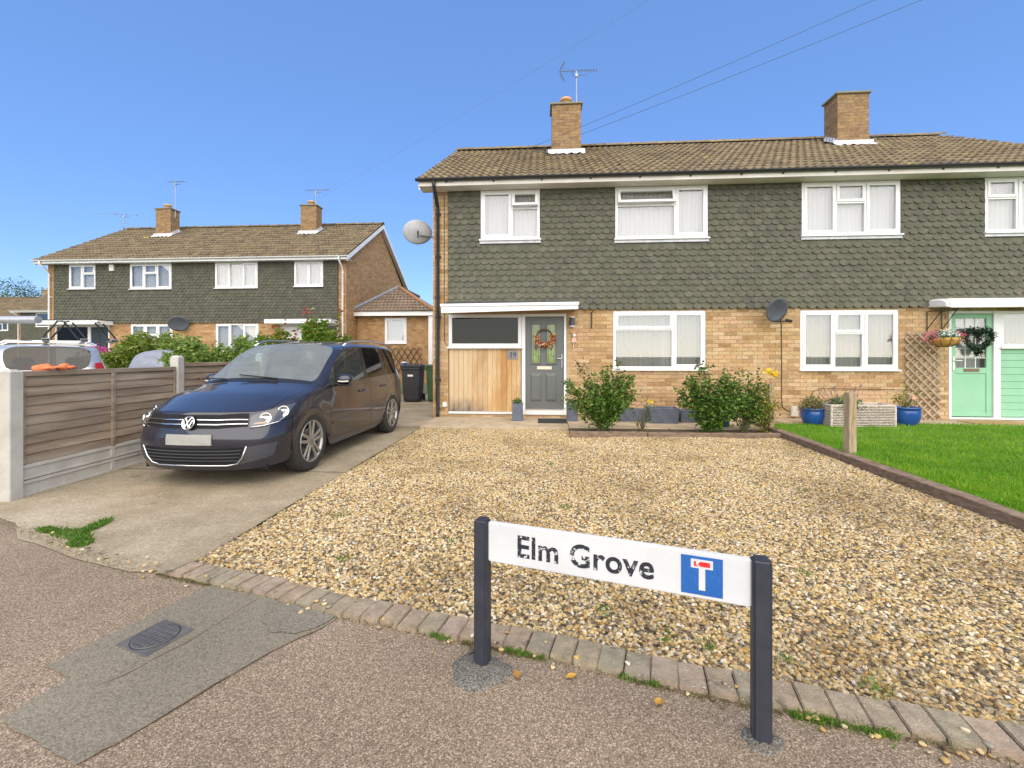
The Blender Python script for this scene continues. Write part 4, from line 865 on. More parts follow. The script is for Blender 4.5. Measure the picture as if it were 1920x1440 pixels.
g1 = leaf_mat('heather leaf', [(.10, .12, .03), (.16, .17, .05), (.22, .20, .07), (.08, .10, .03)])
def ball_plant(name, loc, w, h, n, size, material, label, cat='plant', z0=0, group=None):
    root = empty(name, loc, 0, label, cat, group); P = []
    for _ in range(n):
        a = rng.uniform(0, 6.283); e = math.asin(rng.random()); r = rng.uniform(.55, 1.0); P.append((w/2*r*math.cos(a)*math.cos(e), w/2*r*math.sin(a)*math.cos(e), z0+h*r*math.sin(e)+.02*rng.random()))
    s = MB()
    for _ in range(9): a = rng.uniform(0, 6.283); s.tube([(0, 0, 0), (w*.2*math.cos(a), w*.2*math.sin(a), h*.5), (w*.36*math.cos(a), w*.36*math.sin(a), h*.8)], .004, 4, caps=False)
    s.build('stem', M['stem'], root, recalc=False); f = leaf_mesh('foliage', P, size, material, root, up=.3); f['kind'] = 'stuff'; return root
ball_plant('evergreen_plant', (4.75, 8.0, .29), .46, .27, 1300, .030, g1, 'rounded olive green shrub growing in the left bright blue pot')
rF = bush('potted_rose', (6.20, 7.90, .32), .42, .50, 6, 170, .05, leaf_mat('potted rose leaf', [(.06, .12, .02), (.20, .22, .03), (.34, .30, .04), (.09, .15, .02)]), 'leggy rose with a peach bloom in the right bright blue pot', 'plant', d=.3, low=.05, spread=.05); blossom(rF, (.06, -.08, .22), .05, leaf_mat('peach petal', [(.80, .45, .30), (.85, .58, .42)]), 20)
# wicker planter
M['wicker'] = mat('white painted wicker', (.40, .32, .26), (.62, .58, .53), scale=30, rough=.85, spots=[((.30, .19, .13), 26, .60)])
wk = empty('wicker_planter', (5.36, 7.86, .066), R(2), 'long white wicker planter between the two blue pots', 'planter'); ww, wd, wh = 1.04, .36, .36
MB().box(-ww/2+.012, ww/2-.012, -wd/2+.012, wd/2-.012, 0, wh*.8).build('liner', M['soil'], wk)
wm = MB()
for j in range(13):
    z = .014+j*.027; pts = []; n = 36
    for i in range(n+1):
        t = i/n; x = -ww/2+ww*t; pts.append((x, -wd/2+.010*math.cos(math.pi*i+math.pi*j), z))
    wm.tube(pts, .0105, 5)
    for sx in (-1, 1): wm.tube([(sx*(ww/2+.005*math.cos(math.pi*i+math.pi*j)), -wd/2+wd*i/14, z) for i in range(15)], .0105, 5)
wv = wm.build('weave', M['wicker'], wk, recalc=False, smooth=True); wv['kind'] = 'stuff'
wf = MB().box(-ww/2-.012, ww/2+.012, -wd/2-.014, -wd/2+.014, wh-.012, wh+.016).box(-ww/2-.012, ww/2+.012, wd/2-.014, wd/2+.014, wh-.012, wh+.016).box(-ww/2-.012, -ww/2+.016, -wd/2+.014, wd/2-.014, wh-.012, wh+.014).box(ww/2-.016, ww/2+.012, -wd/2+.014, wd/2-.014, wh-.012, wh+.014)
for sx in (-1, 1): wf.box(sx*ww/2-.016, sx*ww/2+.016, -wd/2-.016, -wd/2+.016, 0, wh-.013)
wf.build('rim', M['wicker'], wk, bevel=.005)
ball_plant('lavender', (5.18, 7.86, .36), .62, .20, 700, .045, leaf_mat('lavender leaf', [(.08, .14, .07), (.12, .20, .08), (.10, .17, .04)]), 'grey green lavender growing in the white wicker planter')
lv = empty('dried_lavender', (5.18, 7.86, .36), 0, 'thin dry lavender flower stalks standing up from the wicker planter', 'flower'); s = MB()
for _ in range(22):
    a = rng.uniform(-.42, .42); q = rng.uniform(-.1, .1); hh = rng.uniform(.2, .36); s.tube([(a*.5, q*.5, .05), (a, q, hh)], .0025, 4); s.tube([(a, q, hh), (a*1.04, q, hh+.045)], .007, 5)
s.build('stalk', mat('dry lavender', (.20, .12, .13), (.26, .18, .16), rough=.9), lv)
# small square planters either side of the grey door
gs = leaf_mat('sedum leaf', [(.06, .13, .03), (.10, .19, .05), (.13, .21, .08)])
for x, lab, l2 in ((-.445, 'slim blue grey planter left of the grey front door', 'small green succulent in the slim planter left of the grey door'), (.575, 'slim blue grey planter right of the grey front door', 'small green succulent in the slim planter right of the grey door')):
    trough('slim_planter', (x, 8.24, .04), .185, .185, .325, 0, M['zinc'], lab, 'planter', 'slim planters beside the grey door', taper=-.012)
    ball_plant('succulent', (x, 8.24, .33), .19, .13, 260, .035, gs, l2, group='succulents beside the grey door')
# doormats
tag(MB().box(-.06, .47, 7.92, 8.46, .0405, .052).build('doormat', mat('dark ribbed mat', (.02, .021, .023), (.032, .033, .036), scale=60, rough=.95, bmp=.5, bscale=150, stretch=(4, .3, 1)), bevel=.004), 'black ribbed doormat on the path before the grey door', 'doormat')
tag(MB().box(7.55, 8.45, 8.16, 8.5, .0665, .080).build('doormat', mat('coir mat', (.30, .19, .075), (.38, .25, .11), scale=30, rough=1, bmp=.5, spots=[((.10, .06, .03), 12, .62)]), bevel=.004), 'brown coir doormat before the mint green door', 'doormat')
# posts
M['post_wood'] = mat('weathered post', (.26, .19, .11), (.42, .34, .22), scale=6, rough=.9, bmp=.5, bscale=24, stretch=(6, 6, .8), spots=[((.16, .11, .06), 5, .66)])
def rough_post(name, loc, w, h, label, rz=0):
    m = MB(); n = 8; ring = [(-1, -1), (-.1, -1.05), (.05, -.9), (1, -1), (1, 1), (-1, 1)]
    for i in range(n+1):
        for (p, q) in ring: m.V.append((p*w/2+rng.uniform(-.003, .003), q*w/2+rng.uniform(-.003, .003), h*i/n+(rng.uniform(-.012, .012) if i == n else 0)))
    k = len(ring)
    for i in range(n):
        for j in range(k): m.F.append((i*k+j, i*k+(j+1) % k, (i+1)*k+(j+1) % k, (i+1)*k+j))
    m.F.append(tuple(range(n*k, n*k+k))); return tag(m.build(name, M['post_wood'], None, bevel=.004, loc=loc, rot=(0, 0, rz)), label, 'post')
rough_post('timber_post', (timber_x(5.45)+.16, 5.50, .02), .092, .80, 'weathered split timber post standing in the lawn edging', R(8))
rough_post('timber_post', (timber_x(7.45)+.10, 7.45, .02), .075, .78, 'short weathered timber post by the yellow rose at the bed corner')
# trellis
M['trellis_wood'] = mat('trellis slats', (.30, .23, .155), (.43, .345, .245), scale=8, rough=.9, bmp=.3, bscale=30, spots=[((.20, .15, .10), 9, .66)])
def trellis(name, loc, w, h, pitch, ang, label, material, sw=.026, th=.010, group=None, y0=0):
    root = empty(name, loc, 0, label, 'trellis', group)
    for layer, s in ((0, 1), (1, -1)):
        dx, dz = math.cos(ang), s*math.sin(ang); c = -h*2
        step = pitch/abs(math.cos(ang))
        while c < h*3+w*3:
            # line z = c + tan*x ; clip to [0,w]x[0,h]
            tn = dz/dx; pts = []
            xs_ = [0, w]; 
            for z in (0, h): xs_.append((z-c)/tn)
            xs_ = sorted(x for x in xs_ if -1e-6 <= x <= w+1e-6 and -1e-6 <= c+tn*x <= h+1e-6)
            if len(xs_) >= 2 and xs_[-1]-xs_[0] > .03:
                a, b = xs_[0], xs_[-1]; yy = y0-layer*(th+.001); MB().bar((a, yy, c+tn*a), (b, yy, c+tn*b), th, sw, up=(0, -tn, 1) if False else (-dz, 0, dx)).build('slat', material, root)
            c += step
    return root
trellis('trellis', (6.80, HY-.04, .05), .62, 1.66, .112, R(46), 'tall diagonal timber trellis against the brick beside the mint green door', M['trellis_wood'], .029, .013)
# ---------------------------------------------------------------- things hung on the house fronts
M['wreath_dark'] = leaf_mat('twig', [(.10, .05, .025), (.14, .08, .04), (.07, .04, .02)], .1); M['wreath_red'] = leaf_mat('red petal', [(.50, .010, .006), (.60, .02, .01), (.42, .006, .012)], .2); M['wreath_mix'] = leaf_mat('bright petal', [(.72, .22, .01), (.70, .58, .42), (.62, .03, .015), (.74, .70, .62), (.72, .40, .02), (.10, .16, .03)], .2)
wr = empty('flower_wreath', (.062, HY-.02, 1.625), 0, 'round wreath with red and orange flowers on the grey front door', 'wreath')
MB().tube([(.155*math.cos(t*math.pi/16), -.03, .155*math.sin(t*math.pi/16)) for t in range(33)], .018, 6, caps=False).build('twig_ring', mat('twig ring', (.10, .055, .03), (.16, .09, .05), scale=40, rough=.95, bmp=.6), wr, smooth=True)
P = []; Q = []
for _ in range(340):
    a = R(rng.uniform(165, 375)); r = .165+rng.gauss(0, .022); (P if rng.random() < .45 else Q).append((r*math.cos(a), -.045+rng.gauss(0, .016), r*math.sin(a)))
leaf_mesh('red_flowers', P, .042, M['wreath_red'], wr, asp=.9); leaf_mesh('orange_flowers', Q, .045, M['wreath_mix'], wr, asp=.9)
for a in (200, 232, 262, 292, 325): blossom(wr, (.165*math.cos(R(a)), -.07, .165*math.sin(R(a))), .05, M['wreath_mix'] if a % 60 else M['wreath_red'], 22)
hw = empty('heart_wreath', (8.035, HY-.05, 1.56), 0, 'dark green heart shaped wreath on the mint green door', 'wreath'); P = []
for _ in range(2200):
    t = rng.uniform(0, 6.283); x = 16*math.sin(t)**3; z = 13*math.cos(t)-5*math.cos(2*t)-2*math.cos(3*t)-math.cos(4*t); P.append((x*.0145+rng.gauss(0, .026), -.03+rng.gauss(0, .018), z*.0145+rng.gauss(0, .026)))
leaf_mesh('heart_leaves', P, .042, leaf_mat('dark box leaf', [(.012, .035, .018), (.02, .055, .025), (.03, .075, .03), (.016, .04, .03)], .15), hw)
MB().tube([(16*math.sin(t*math.pi/20)**3*.0145, -.03, (13*math.cos(t*math.pi/20)-5*math.cos(t*math.pi/10)-2*math.cos(3*t*math.pi/20)-math.cos(t*math.pi/5))*.0145) for t in range(41)], .012, 5, caps=False).build('frame', M['stem'], hw)
# hanging basket
hb = empty('hanging_basket', (7.16, HY-.42, 1.42), 0, 'hanging basket with pink and white flowers beside the mint green door', 'hanging basket')
MB().lathe([(.0, .0), (.10, .012), (.17, .05), (.205, .11), (.215, .155), (.20, .155), (.0, .12)], 28).build('coir_liner', mat('coir liner', (.42, .22, .045), (.55, .31, .08), scale=20, rough=1, bmp=.5), hb, smooth=True)
bk = MB()
for k in range(10):
    a = k*math.pi/5; bk.tube([(r*math.cos(a)*1.02, r*math.sin(a)*1.02, z-.004) for r, z in ((.02, 0), (.10, .01), (.172, .048), (.208, .11), (.218, .155))], .0035, 4)
for k in range(3): a = k*2.09+.5; bk.tube([(.21*math.cos(a), .21*math.sin(a), .155), (0, 0, .60)], .0025, 4)
bk.build('wire_frame', M['wire'], hb)
MB().tube([(.04, .40, .28), (.04, .40, .66), (.02, .0, .66), (0, -.03, .62)], .008, 6).tube([(.04, .40, .34), (.03, .08, .655)], .007, 6).build('bracket', M['wire'], hb)
def mound(n, w, h, z): 
    out = []
    for _ in range(n): a = rng.uniform(0, 6.283); r = math.sqrt(rng.random()); out.append((w*r*math.cos(a), w*.8*r*math.sin(a), z+h*(1-r*r)*rng.uniform(.5, 1)))
    return out
leaf_mesh('basket_leaves', mound(420, .25, .14, .14), .05, leaf_mat('basket leaf', [(.05, .13, .05), (.09, .20, .09), (.12, .24, .14)]), hb); leaf_mesh('white_flowers', [(x*.7, y-.05, z+.03) for x, y, z in mound(150, .22, .14, .15)], .035, leaf_mat('white petal', [(.8, .8, .78), (.7, .78, .74)], .2), hb, asp=.9)
leaf_mesh('pink_flowers', [(x+(.20 if rng.random() < .5 else -.21), y, z-.02+rng.gauss(0, .04)) for x, y, z in mound(230, .12, .12, .15)], .038, leaf_mat('pink petal', [(.70, .06, .20), (.80, .25, .35), (.65, .03, .10)], .25), hb, asp=.8)
# wall lamp, iron bracket, ornament
lp = empty('wall_lamp', (.605, HY-.07, 1.83), 0, 'small grey cylinder up and down light beside the grey door', 'wall lamp')
MB().lathe([(.0, .02), (.052, .02), (.052, .175), (.0, .175)], 20).build('body', mat('slate grey metal', (.045, .055, .08), (.06, .07, .095), rough=.45), lp, smooth=False); MB().lathe([(.0, .0), (.050, .0), (.050, .019)], 20).lathe([(.050, .176), (.050, .195), (0, .195)], 20).build('lens', M['white'], lp); MB().box(-.03, .03, .045, .07, .05, .15).build('wall_plate', M['steel'], lp)
ib = empty('iron_hook', (.985, HY-.012, 1.80), 0, 'empty black iron hanging bracket on the brick right of the lamp', 'bracket'); MB().box(-.012, .012, -.012, .002, 0, .32).build('back_plate', M['wire'], ib); MB().tube([(0, -.012, .30), (0, -.22, .31), (0, -.25, .34)], .007, 6).build('hook', M['wire'], ib)
om = empty('hanging_ornament', (.645, HY-.02, 1.52), 0, 'little wooden figure ornament hanging below the wall lamp', 'ornament')
wo = mat('ornament wood', (.42, .20, .09), (.55, .30, .16), rough=.8); wp = mat('ornament pink', (.62, .38, .32), (.70, .48, .42), rough=.8)
MB().prism([(-.055, .0), (-.03, .10), (.03, .10), (.055, .0)], lambda p: (p[0], -.02, p[1]), lambda p: (p[0], 0, p[1])).build('body', wp, om, bevel=.004); MB().lathe([(0, -.038), (.026, -.03), (.038, 0), (.026, .03), (0, .038)], 14, Matrix.Translation((0, -.012, .14))).build('head', M['cream'], om, smooth=True)
MB().prism([(-.09, .185), (0, .17), (.07, .19), (.055, .235), (0, .255), (-.07, .24)], lambda p: (p[0], -.022, p[1]), lambda p: (p[0], .0, p[1])).build('hat', wo, om, bevel=.004); MB().tube([(-.012, -.01, 0), (-.012, -.012, -.12)], .006, 5).tube([(0, -.01, .255), (0, -.005, .33)], .002, 4).build('legs', M['cream'], om)
# satellite dishes
def dish(name, loc, rz, tilt, rx, rzz, material, label, arm=True):
    root = empty(name, loc, rz, label, 'satellite dish'); m = MB(); n = 30; rings = 6; Rm = Matrix.Rotation(tilt, 4, 'X')
    for face, off in ((0, 0), (1, .012)):
        b = len(m.V); m.V.append(tuple(Rm @ Vector((0, .05+off, 0))))
        for j in range(1, rings+1):
            q = j/rings
            for k in range(n): t = 2*math.pi*k/n; m.V.append(tuple(Rm @ Vector((rx*q*math.cos(t), .05*(1-q*q)+off, rzz*q*math.sin(t)))))
        for k in range(n): m.F.append((b, b+1+k, b+1+(k+1) % n))
        for j in range(rings-1):
            for k in range(n): a = b+1+j*n; m.F.append((a+k, a+n+k, a+n+(k+1) % n, a+(k+1) % n))
    a = 1+(rings-1)*n; b2 = a+1+rings*n
    for k in range(n): m.F.append((a+k, b2+k, b2+(k+1) % n, a+(k+1) % n))
    m.build('reflector', material, root, smooth=True)
    e = Rm @ Vector((0, -.30, -rzz*.62)); s = Rm @ Vector((0, .03, -rzz*.95))
    MB().tube([s, e], .010, 6).build('arm', M['wire'], root); e2 = Rm @ Vector((0, .06, .0)); MB().tube([e+Vector((0, -.03, .0)), e+Vector((0, .07, .03))], .028, 10).build('receiver', M['wire'], root)
    MB().tube([Rm @ Vector((0, .06, 0)), (0, .16, -.02), (0, .17, -.16)], .016, 8).build('mount', M['wire'], root)
    return root
M['dish_dark'] = mat('dark grey dish', (.060, .068, .085), (.085, .095, .115), scale=6, rough=.5); M['dish_pale'] = mat('pale grey dish', (.36, .37, .38), (.46, .47, .48), scale=5, rough=.45)
dish('satellite_dish', (4.36, HY-.30, 2.10), R(24), R(18), .255, .225, M['dish_dark'], 'dark grey satellite dish on the brick between the two ground floor windows')
dl = dish('satellite_dish', (-2.60, 9.05, 3.86), R(200), R(-14), .30, .25, M['dish_pale'], 'pale grey satellite dish at the left end wall of the near house'); MB().tube([(-.04, .1, -.1), (-.38, .05, -.10), (-.42, .05, -.02)], .016, 6).build('wall_arm', M['steel'], dl)
# cables and boxes on the walls
def cable(pts, r, label, name='cable', group='cables on the walls'): return tag(MB().tube(pts, r, 6).build(name, M['wire']), label, 'cable', group)
cable([(4.50, HY-.16, 2.0), (4.575, HY-.015, 1.95), (4.585, HY-.014, 1.2), (4.585, HY-.014, .45), (4.60, HY-.014, .28), (4.70, HY-.014, .20), (4.82, HY-.014, .19)], .007, 'black cable running straight down the brick from the dark dish')
cable([(5.12, HY-.014, .46), (5.16, HY-.014, .58), (5.30, HY-.014, .64), (6.78, HY-.014, .62)], .005, 'thin cable running along the brick above the wicker planter')
cable([(XL+.235, HY-.014, 4.5), (XL+.235, HY-.014, 2.3), (XL+.24, HY-.014, 1.55), (XL+.30, HY-.014, 1.46)], .006, 'thin cable down the brick pier beside the black downpipe')
cable([(XL+.045, HY-.014, 4.4), (XL+.05, HY-.014, 1.3), (XL+.06, HY-.014, .35), (XL+.16, HY-.014, .18), (XL+.25, HY-.014, .20)], .005, 'thin cable left of the black downpipe on the brick pier')
tag(MB().box(4.745, 4.875, HY-.06, HY-.007, .10, .30).build('meter_box', M['cream'], bevel=.012, seg=2), 'small cream utility box low on the brick beside the blue pot', 'utility box')
tag(MB().box(XL+.20, XL+.285, HY-.04, HY-.009, .235, .33).build('junction_box', M['white'], bevel=.006), 'small white box at the foot of the brick pier', 'utility box')
# aerials and overhead wires
def yagi(name, base, h, label, az=0, boom=.75, n=10, refl=True, s=1.0, mast_lean=0, low=None):
    root = empty(name, base, az, label, 'aerial'); MB().tube([(0, 0, -.3), (mast_lean, 0, h)], .014*s, 6).build('mast', M['steel'], root)
    b = MB(); b.tube([(-boom*.45, 0, h), (boom*.55, 0, h)], .009*s, 5)
    for i in range(n): x = -boom*.3+boom*.82*i/(n-1); b.tube([(x, -.09*s, h), (x, .09*s, h)], .004*s, 4); b.tube([(x, 0, h-.035*s), (x, 0, h+.035*s)], .0035*s, 4)
    b.build('boom', M['steel'], root)
    if refl:
        r = MB()
        for sgn in (-1, 1):
            for k in range(5): q = .05+.045*k; r.tube([(-boom*.45+q*.55, -.12*s, h+sgn*q), (-boom*.45+q*.55, .12*s, h+sgn*q)], .006*s, 4)
            r.tube([(-boom*.45, 0, h), (-boom*.45+.14, 0, h+sgn*.25)], .006*s, 4)
        r.build('reflector', M['steel'], root)
    MB().box(-.03, .03, -.03, .03, h-.16, h-.08).tube([(-.10, 0, h-.12), (.26, 0, h-.12)], .006*s, 4).tube([(-.1, 0, h-.12), (-.1, 0, h)], .006*s, 4).build('clamp', M['steel'], root)
    return root
yagi('television_aerial', (.90, 11.30, 7.64), .93, 'tall ribbed television aerial on the chimney of the house with the grey door', 0, .98, 12)
M['pair_line'] = mat('paired overhead line', (.06, .07, .09), (.09, .10, .12), rough=.6)
def wire(a, b, sag, label, r=.0034, m='pair_line'):
    a, b = Vector(a), Vector(b); pts = [a+(b-a)*(i/24)-Vector((0, 0, sag*4*(i/24)*(1-i/24))) for i in range(25)]
    return tag(MB().tube(pts, r, 5).build('overhead_wire', M[m]), label, 'wire', 'overhead wires')
wire((-1.95, 8.38, 4.60), (7.7, 5.3, 7.0), .10, 'thin overhead wire rising from the eaves of number 39 to the right, upper of two')
wire((-1.90, 8.38, 4.58), (8.1, 5.1, 6.7), .11, 'thin overhead wire rising from the eaves of number 39 to the right, lower of two')
wire((-8.9, 17, 7.6), (5.2, 3.2, 6.4), .12, 'faint overhead wire crossing the sky left of the chimney with the ribbed aerial', .0022, 'line')
# ---------------------------------------------------------------- cars
def car_body():
    """control cage of a compact people carrier, front at L=0; rows a..e on the side, e..roof centre on top"""
    N = [  # nose columns: rows a,b,c,d,e as (L,w,z)
        [(.07, 0, .19), (.02, 0, .32), (.0, 0, .52), (.035, 0, .68), (.075, 0, .805)],
        [(.09, .33, .19), (.04, .33, .32), (.018, .33, .52), (.05, .33, .68), (.10, .33, .803)],
        [(.15, .58, .19), (.10, .60, .32), (.08, .60, .52), (.12, .59, .68), (.19, .57, .80)],
        [(.24, .72, .20), (.18, .745, .33), (.165, .75, .52), (.21, .735, .68), (.30, .71, .80)],
        [(.37, .80, .21), (.32, .838, .34), (.315, .848, .52), (.36, .83, .68), (.46, .80, .815)]]
    S = [  # side stations rows a..e
        [(.49, .858, .215), (.485, .880, .36), (.49, .886, .54), (.52, .873, .71), (.58, .845, .885)],
        [(.535, .885, .48), (.555, .898, .585), (.59, .898, .69), (.64, .885, .81), (.70, .86, .925)],
        [(.89, .890, .778), (.89, .904, .806), (.89, .902, .84), (.91, .890, .895), (.95, .874, .972)],
        [(1.245, .885, .48), (1.228, .898, .59), (1.215, .899, .70), (1.205, .892, .865), (1.19, .880, .995)],
        [(1.295, .862, .22), (1.305, .888, .38), (1.31, .897, .60), (1.32, .894, .870), (1.32, .880, 1.003)],
        [(1.45, .862, .215), (1.46, .889, .38), (1.47, .898, .60), (1.48, .896, .880), (1.49, .879, 1.010)],
        [(1.51, .862, .215), (1.52, .889, .38), (1.53, .898, .60), (1.54, .896, .883), (1.55, .878, 1.013)],
        [(1.70, .862, .215), (1.70, .889, .38), (1.70, .899, .60), (1.70, .897, .890), (1.70, .877, 1.020)],
        [(2.42, .862, .215), (2.42, .889, .38), (2.42, .900, .60), (2.42, .898, .915), (2.42, .875, 1.043)],
        [(2.52, .862, .215), (2.52, .889, .38), (2.52, .900, .60), (2.52, .898, .917), (2.52, .875, 1.046)],
        [(3.165, .860, .22), (3.16, .888, .38), (3.17, .898, .62), (3.18, .896, .935), (3.20, .870, 1.064)],
        [(3.22, .885, .48), (3.235, .898, .59), (3.25, .898, .72), (3.27, .894, .938), (3.29, .868, 1.066)],
        [(3.575, .888, .778), (3.575, .901, .806), (3.575, .899, .85), (3.57, .889, .945), (3.57, .860, 1.072)],
        [(3.93, .874, .48), (3.915, .886, .59), (3.89, .884, .72), (3.86, .873, .948), (3.84, .846, 1.075)],
        [(3.98, .850, .24), (3.98, .868, .38), (3.97, .872, .62), (3.95, .862, .950), (3.92, .838, 1.077)],
        [(4.14, .82, .25), (4.17, .845, .38), (4.18, .845, .62), (4.16, .83, .955), (4.11, .80, 1.08)]]
    Rr = [  # rear columns, corner -> centre
        [(4.25, .74, .26), (4.30, .77, .38), (4.31, .76, .62), (4.28, .745, .94), (4.235, .715, 1.06)],
        [(4.30, .60, .26), (4.355, .62, .38), (4.36, .61, .62), (4.33, .60, .94), (4.29, .575, 1.06)],
        [(4.33, .33, .26), (4.385, .33, .38), (4.39, .33, .62), (4.355, .33, .94), (4.315, .33, 1.06)],
        [(4.34, 0, .26), (4.395, 0, .38), (4.40, 0, .62), (4.36, 0, .94), (4.32, 0, 1.06)]]
    cols = N+S+Rr          # full ring of columns along one side; corner front = N[4], corner rear = S[-1]
    # top grid: for side stations S[0..14] the points at across index 0..3 (centre .. roof rail)
    T = [
        [(.48, 0, .950), (.49, .33, .945), (.53, .57, .927), (.56, .73, .905)],
        [(.62, 0, .990), (.63, .34, .985), (.66, .61, .963), (.69, .77, .938)],
        [(.83, 0, 1.035), (.84, .35, 1.030), (.89, .66, 1.010), (.92, .80, .986)],
        [(1.00, 0, 1.080), (1.02, .38, 1.073), (1.11, .785, 1.045), (1.165, .857, 1.012)],
        [(1.21, 0, 1.228), (1.23, .375, 1.220), (1.315, .758, 1.180), (1.37, .832, 1.140)],
        [(1.40, 0, 1.360), (1.42, .37, 1.352), (1.495, .732, 1.312), (1.55, .803, 1.275)],
        [(1.49, 0, 1.420), (1.51, .365, 1.412), (1.58, .720, 1.372), (1.635, .788, 1.338)],
        [(1.79, 0, 1.580), (1.805, .355, 1.572), (1.865, .688, 1.535), (1.91, .752, 1.495)],
        [(2.42, 0, 1.638), (2.42, .35, 1.632), (2.42, .682, 1.600), (2.43, .755, 1.540)],
        [(2.52, 0, 1.640), (2.52, .35, 1.634), (2.52, .682, 1.602), (2.53, .755, 1.542)],
        [(3.20, 0, 1.640), (3.20, .35, 1.634), (3.19, .676, 1.602), (3.19, .748, 1.543)],
        [(3.29, 0, 1.638), (3.29, .35, 1.632), (3.28, .675, 1.600), (3.28, .747, 1.541)],
        [(3.57, 0, 1.628), (3.57, .35, 1.622), (3.55, .668, 1.590), (3.54, .740, 1.532)],
        [(3.87, 0, 1.608), (3.87, .35, 1.602), (3.82, .656, 1.570), (3.80, .728, 1.514)],
        [(4.09, 0, 1.582), (4.09, .35, 1.576), (4.05, .636, 1.548), (3.97, .716, 1.494)]]
    V = []; idx = {}
    def add(key, p):
        idx[key] = len(V); V.append(p)
    F = []
    nC = len(cols)
    for side in (1, -1):
        for c, col in enumerate(cols):
            for r, p in enumerate(col):
                if p[1] == 0 and side < 0: idx[(side, 's', c, r)] = idx[(1, 's', c, r)]
                else: add((side, 's', c, r), (p[0], p[1]*side, p[2]))
        for k, row in enumerate(T):
            for i, p in enumerate(row):
                if i == 0 and side < 0: idx[(side, 't', k, i)] = idx[(1, 't', k, i)]
                else: add((side, 't', k, i), (p[0], p[1]*side, p[2]))
    REG = ['paint', 'hood', 'front_bumper', 'front_door', 'rear_door', 'windscreen', 'side_window', 'rear_window', 'trim', 'fender', 'tailgate', 'rear_bumper', 'roof']
    ri = {n: i for i, n in enumerate(REG)}; mats_ = []
    nN = len(N); nS = len(S)
    def topv(side, k, i):
        """k=-1: front edge (row e of nose columns); k=0..14; k=15: rear edge"""
        if k == -1: return idx[(side, 's', i, 4)]
        if k == len(T): return idx[(side, 's', nC-1-i, 4)] if i < 4 else idx[(side, 's', nN+nS-1, 4)]
        if i == 4: return idx[(side, 's', nN+k, 4)]
        return idx[(side, 't', k, i)]
    def face(side, vs, reg):
        vs = list(vs)
        if side < 0: vs = vs[::-1]
        F.append(tuple(vs)); mats_.append(ri[reg])
    for side in (1, -1):
        for c in range(nC-1):
            for r in range(4):
                if c < nN: reg = 'front_bumper' if (r < 3 or c < nN-1) else 'fender'
                else:
                    k = c-nN
                    reg = 'fender' if k < 4 else 'front_door' if k < 9 else 'rear_door' if k < 11 else 'paint' if k < 14 else 'rear_bumper'
                    if k >= 15: reg = 'rear_bumper' if r < 2 else 'tailgate'
                    if 10 <= k < 14: reg = 'paint' if k >= 11 else 'rear_door'
                    if k == 10: reg = 'rear_door' if r >= 2 else 'paint'
                    if k == 14: reg = 'rear_bumper' if r < 2 else 'paint'
                face(side, (idx[(side, 's', c, r)], idx[(side, 's', c+1, r)], idx[(side, 's', c+1, r+1)], idx[(side, 's', c, r+1)]), reg)
        for k in range(-1, len(T)):
            for i in range(4):
                if k < 3: reg = 'hood' if i < 3 else 'fender'
                elif k < 7: reg = 'windscreen' if i < 2 else 'paint' if i == 2 else {3: 'paint', 4: 'side_window', 5: 'trim', 6: 'side_window'}[k]
                else:
                    reg = 'roof' if i < 3 else {7: 'side_window', 8: 'trim', 9: 'side_window', 10: 'trim', 11: 'side_window', 12: 'side_window', 13: 'side_window', 14: 'paint'}[k]
                    if k == 14: reg = 'rear_window' if i < 2 else 'paint'
                face(side, (topv(side, k, i), topv(side, k, i+1), topv(side, k+1, i+1), topv(side, k+1, i))[::-1] if False else (topv(side, k, i), topv(side, k+1, i), topv(side, k+1, i+1), topv(side, k, i+1)), reg)
    me = bpy.data.meshes.new('cage'); me.from_pydata(V, [], F); me.update()
    for n in REG: me.materials.append(None)
    me.polygons.foreach_set('material_index', mats_)
    bm = bmesh.new(); bm.from_mesh(me); bmesh.ops.recalc_face_normals(bm, faces=bm.faces[:])
    cr = bm.edges.layers.float.get('crease_edge') or bm.edges.layers.float.new('crease_edge'); bm.verts.ensure_lookup_table(); bm.edges.ensure_lookup_table()
    inv = {}
    for k_, v in idx.items(): inv.setdefault(v, k_)
    glass = {ri[n] for n in ('windscreen', 'side_window', 'rear_window', 'trim')}
    for e in bm.edges:
        ms = {f.material_index for f in e.link_faces}
        if len(ms) == 2 and (ms & glass) : e[cr] = .55
        if len(ms) == 2 and ms == {ri['hood'], ri['front_bumper']}: e[cr] = .75
        if len(ms) == 2 and ms == {ri['hood'], ri['fender']}: e[cr] = .35
        a, b = inv[e.verts[0].index], inv[e.verts[1].index]
        if a[1] == 's' and b[1] == 's' and a[3] == b[3] == 3 and a[2] >= nN+3: e[cr] = .55
        if a[1] == 's' and b[1] == 's' and a[3] == b[3] == 2 and a[2] < nN: e[cr] = .35
    bm.to_mesh(me); bm.free()
    o = bpy.data.objects.new('cage', me); COL.objects.link(o); md = o.modifiers.new('s', 'SUBSURF'); md.levels = 3; md.render_levels = 3
    dg = bpy.context.evaluated_depsgraph_get(); out = bpy.data.meshes.new_from_object(o.evaluated_get(dg)); bpy.data.objects.remove(o)
    return out, REG
CAR_MESH, CAR_REG = car_body()
bmw = bmesh.new(); bmw.from_mesh(CAR_MESH); CAR_BVH = BVHTree.FromBMesh(bmw); bmw.free()
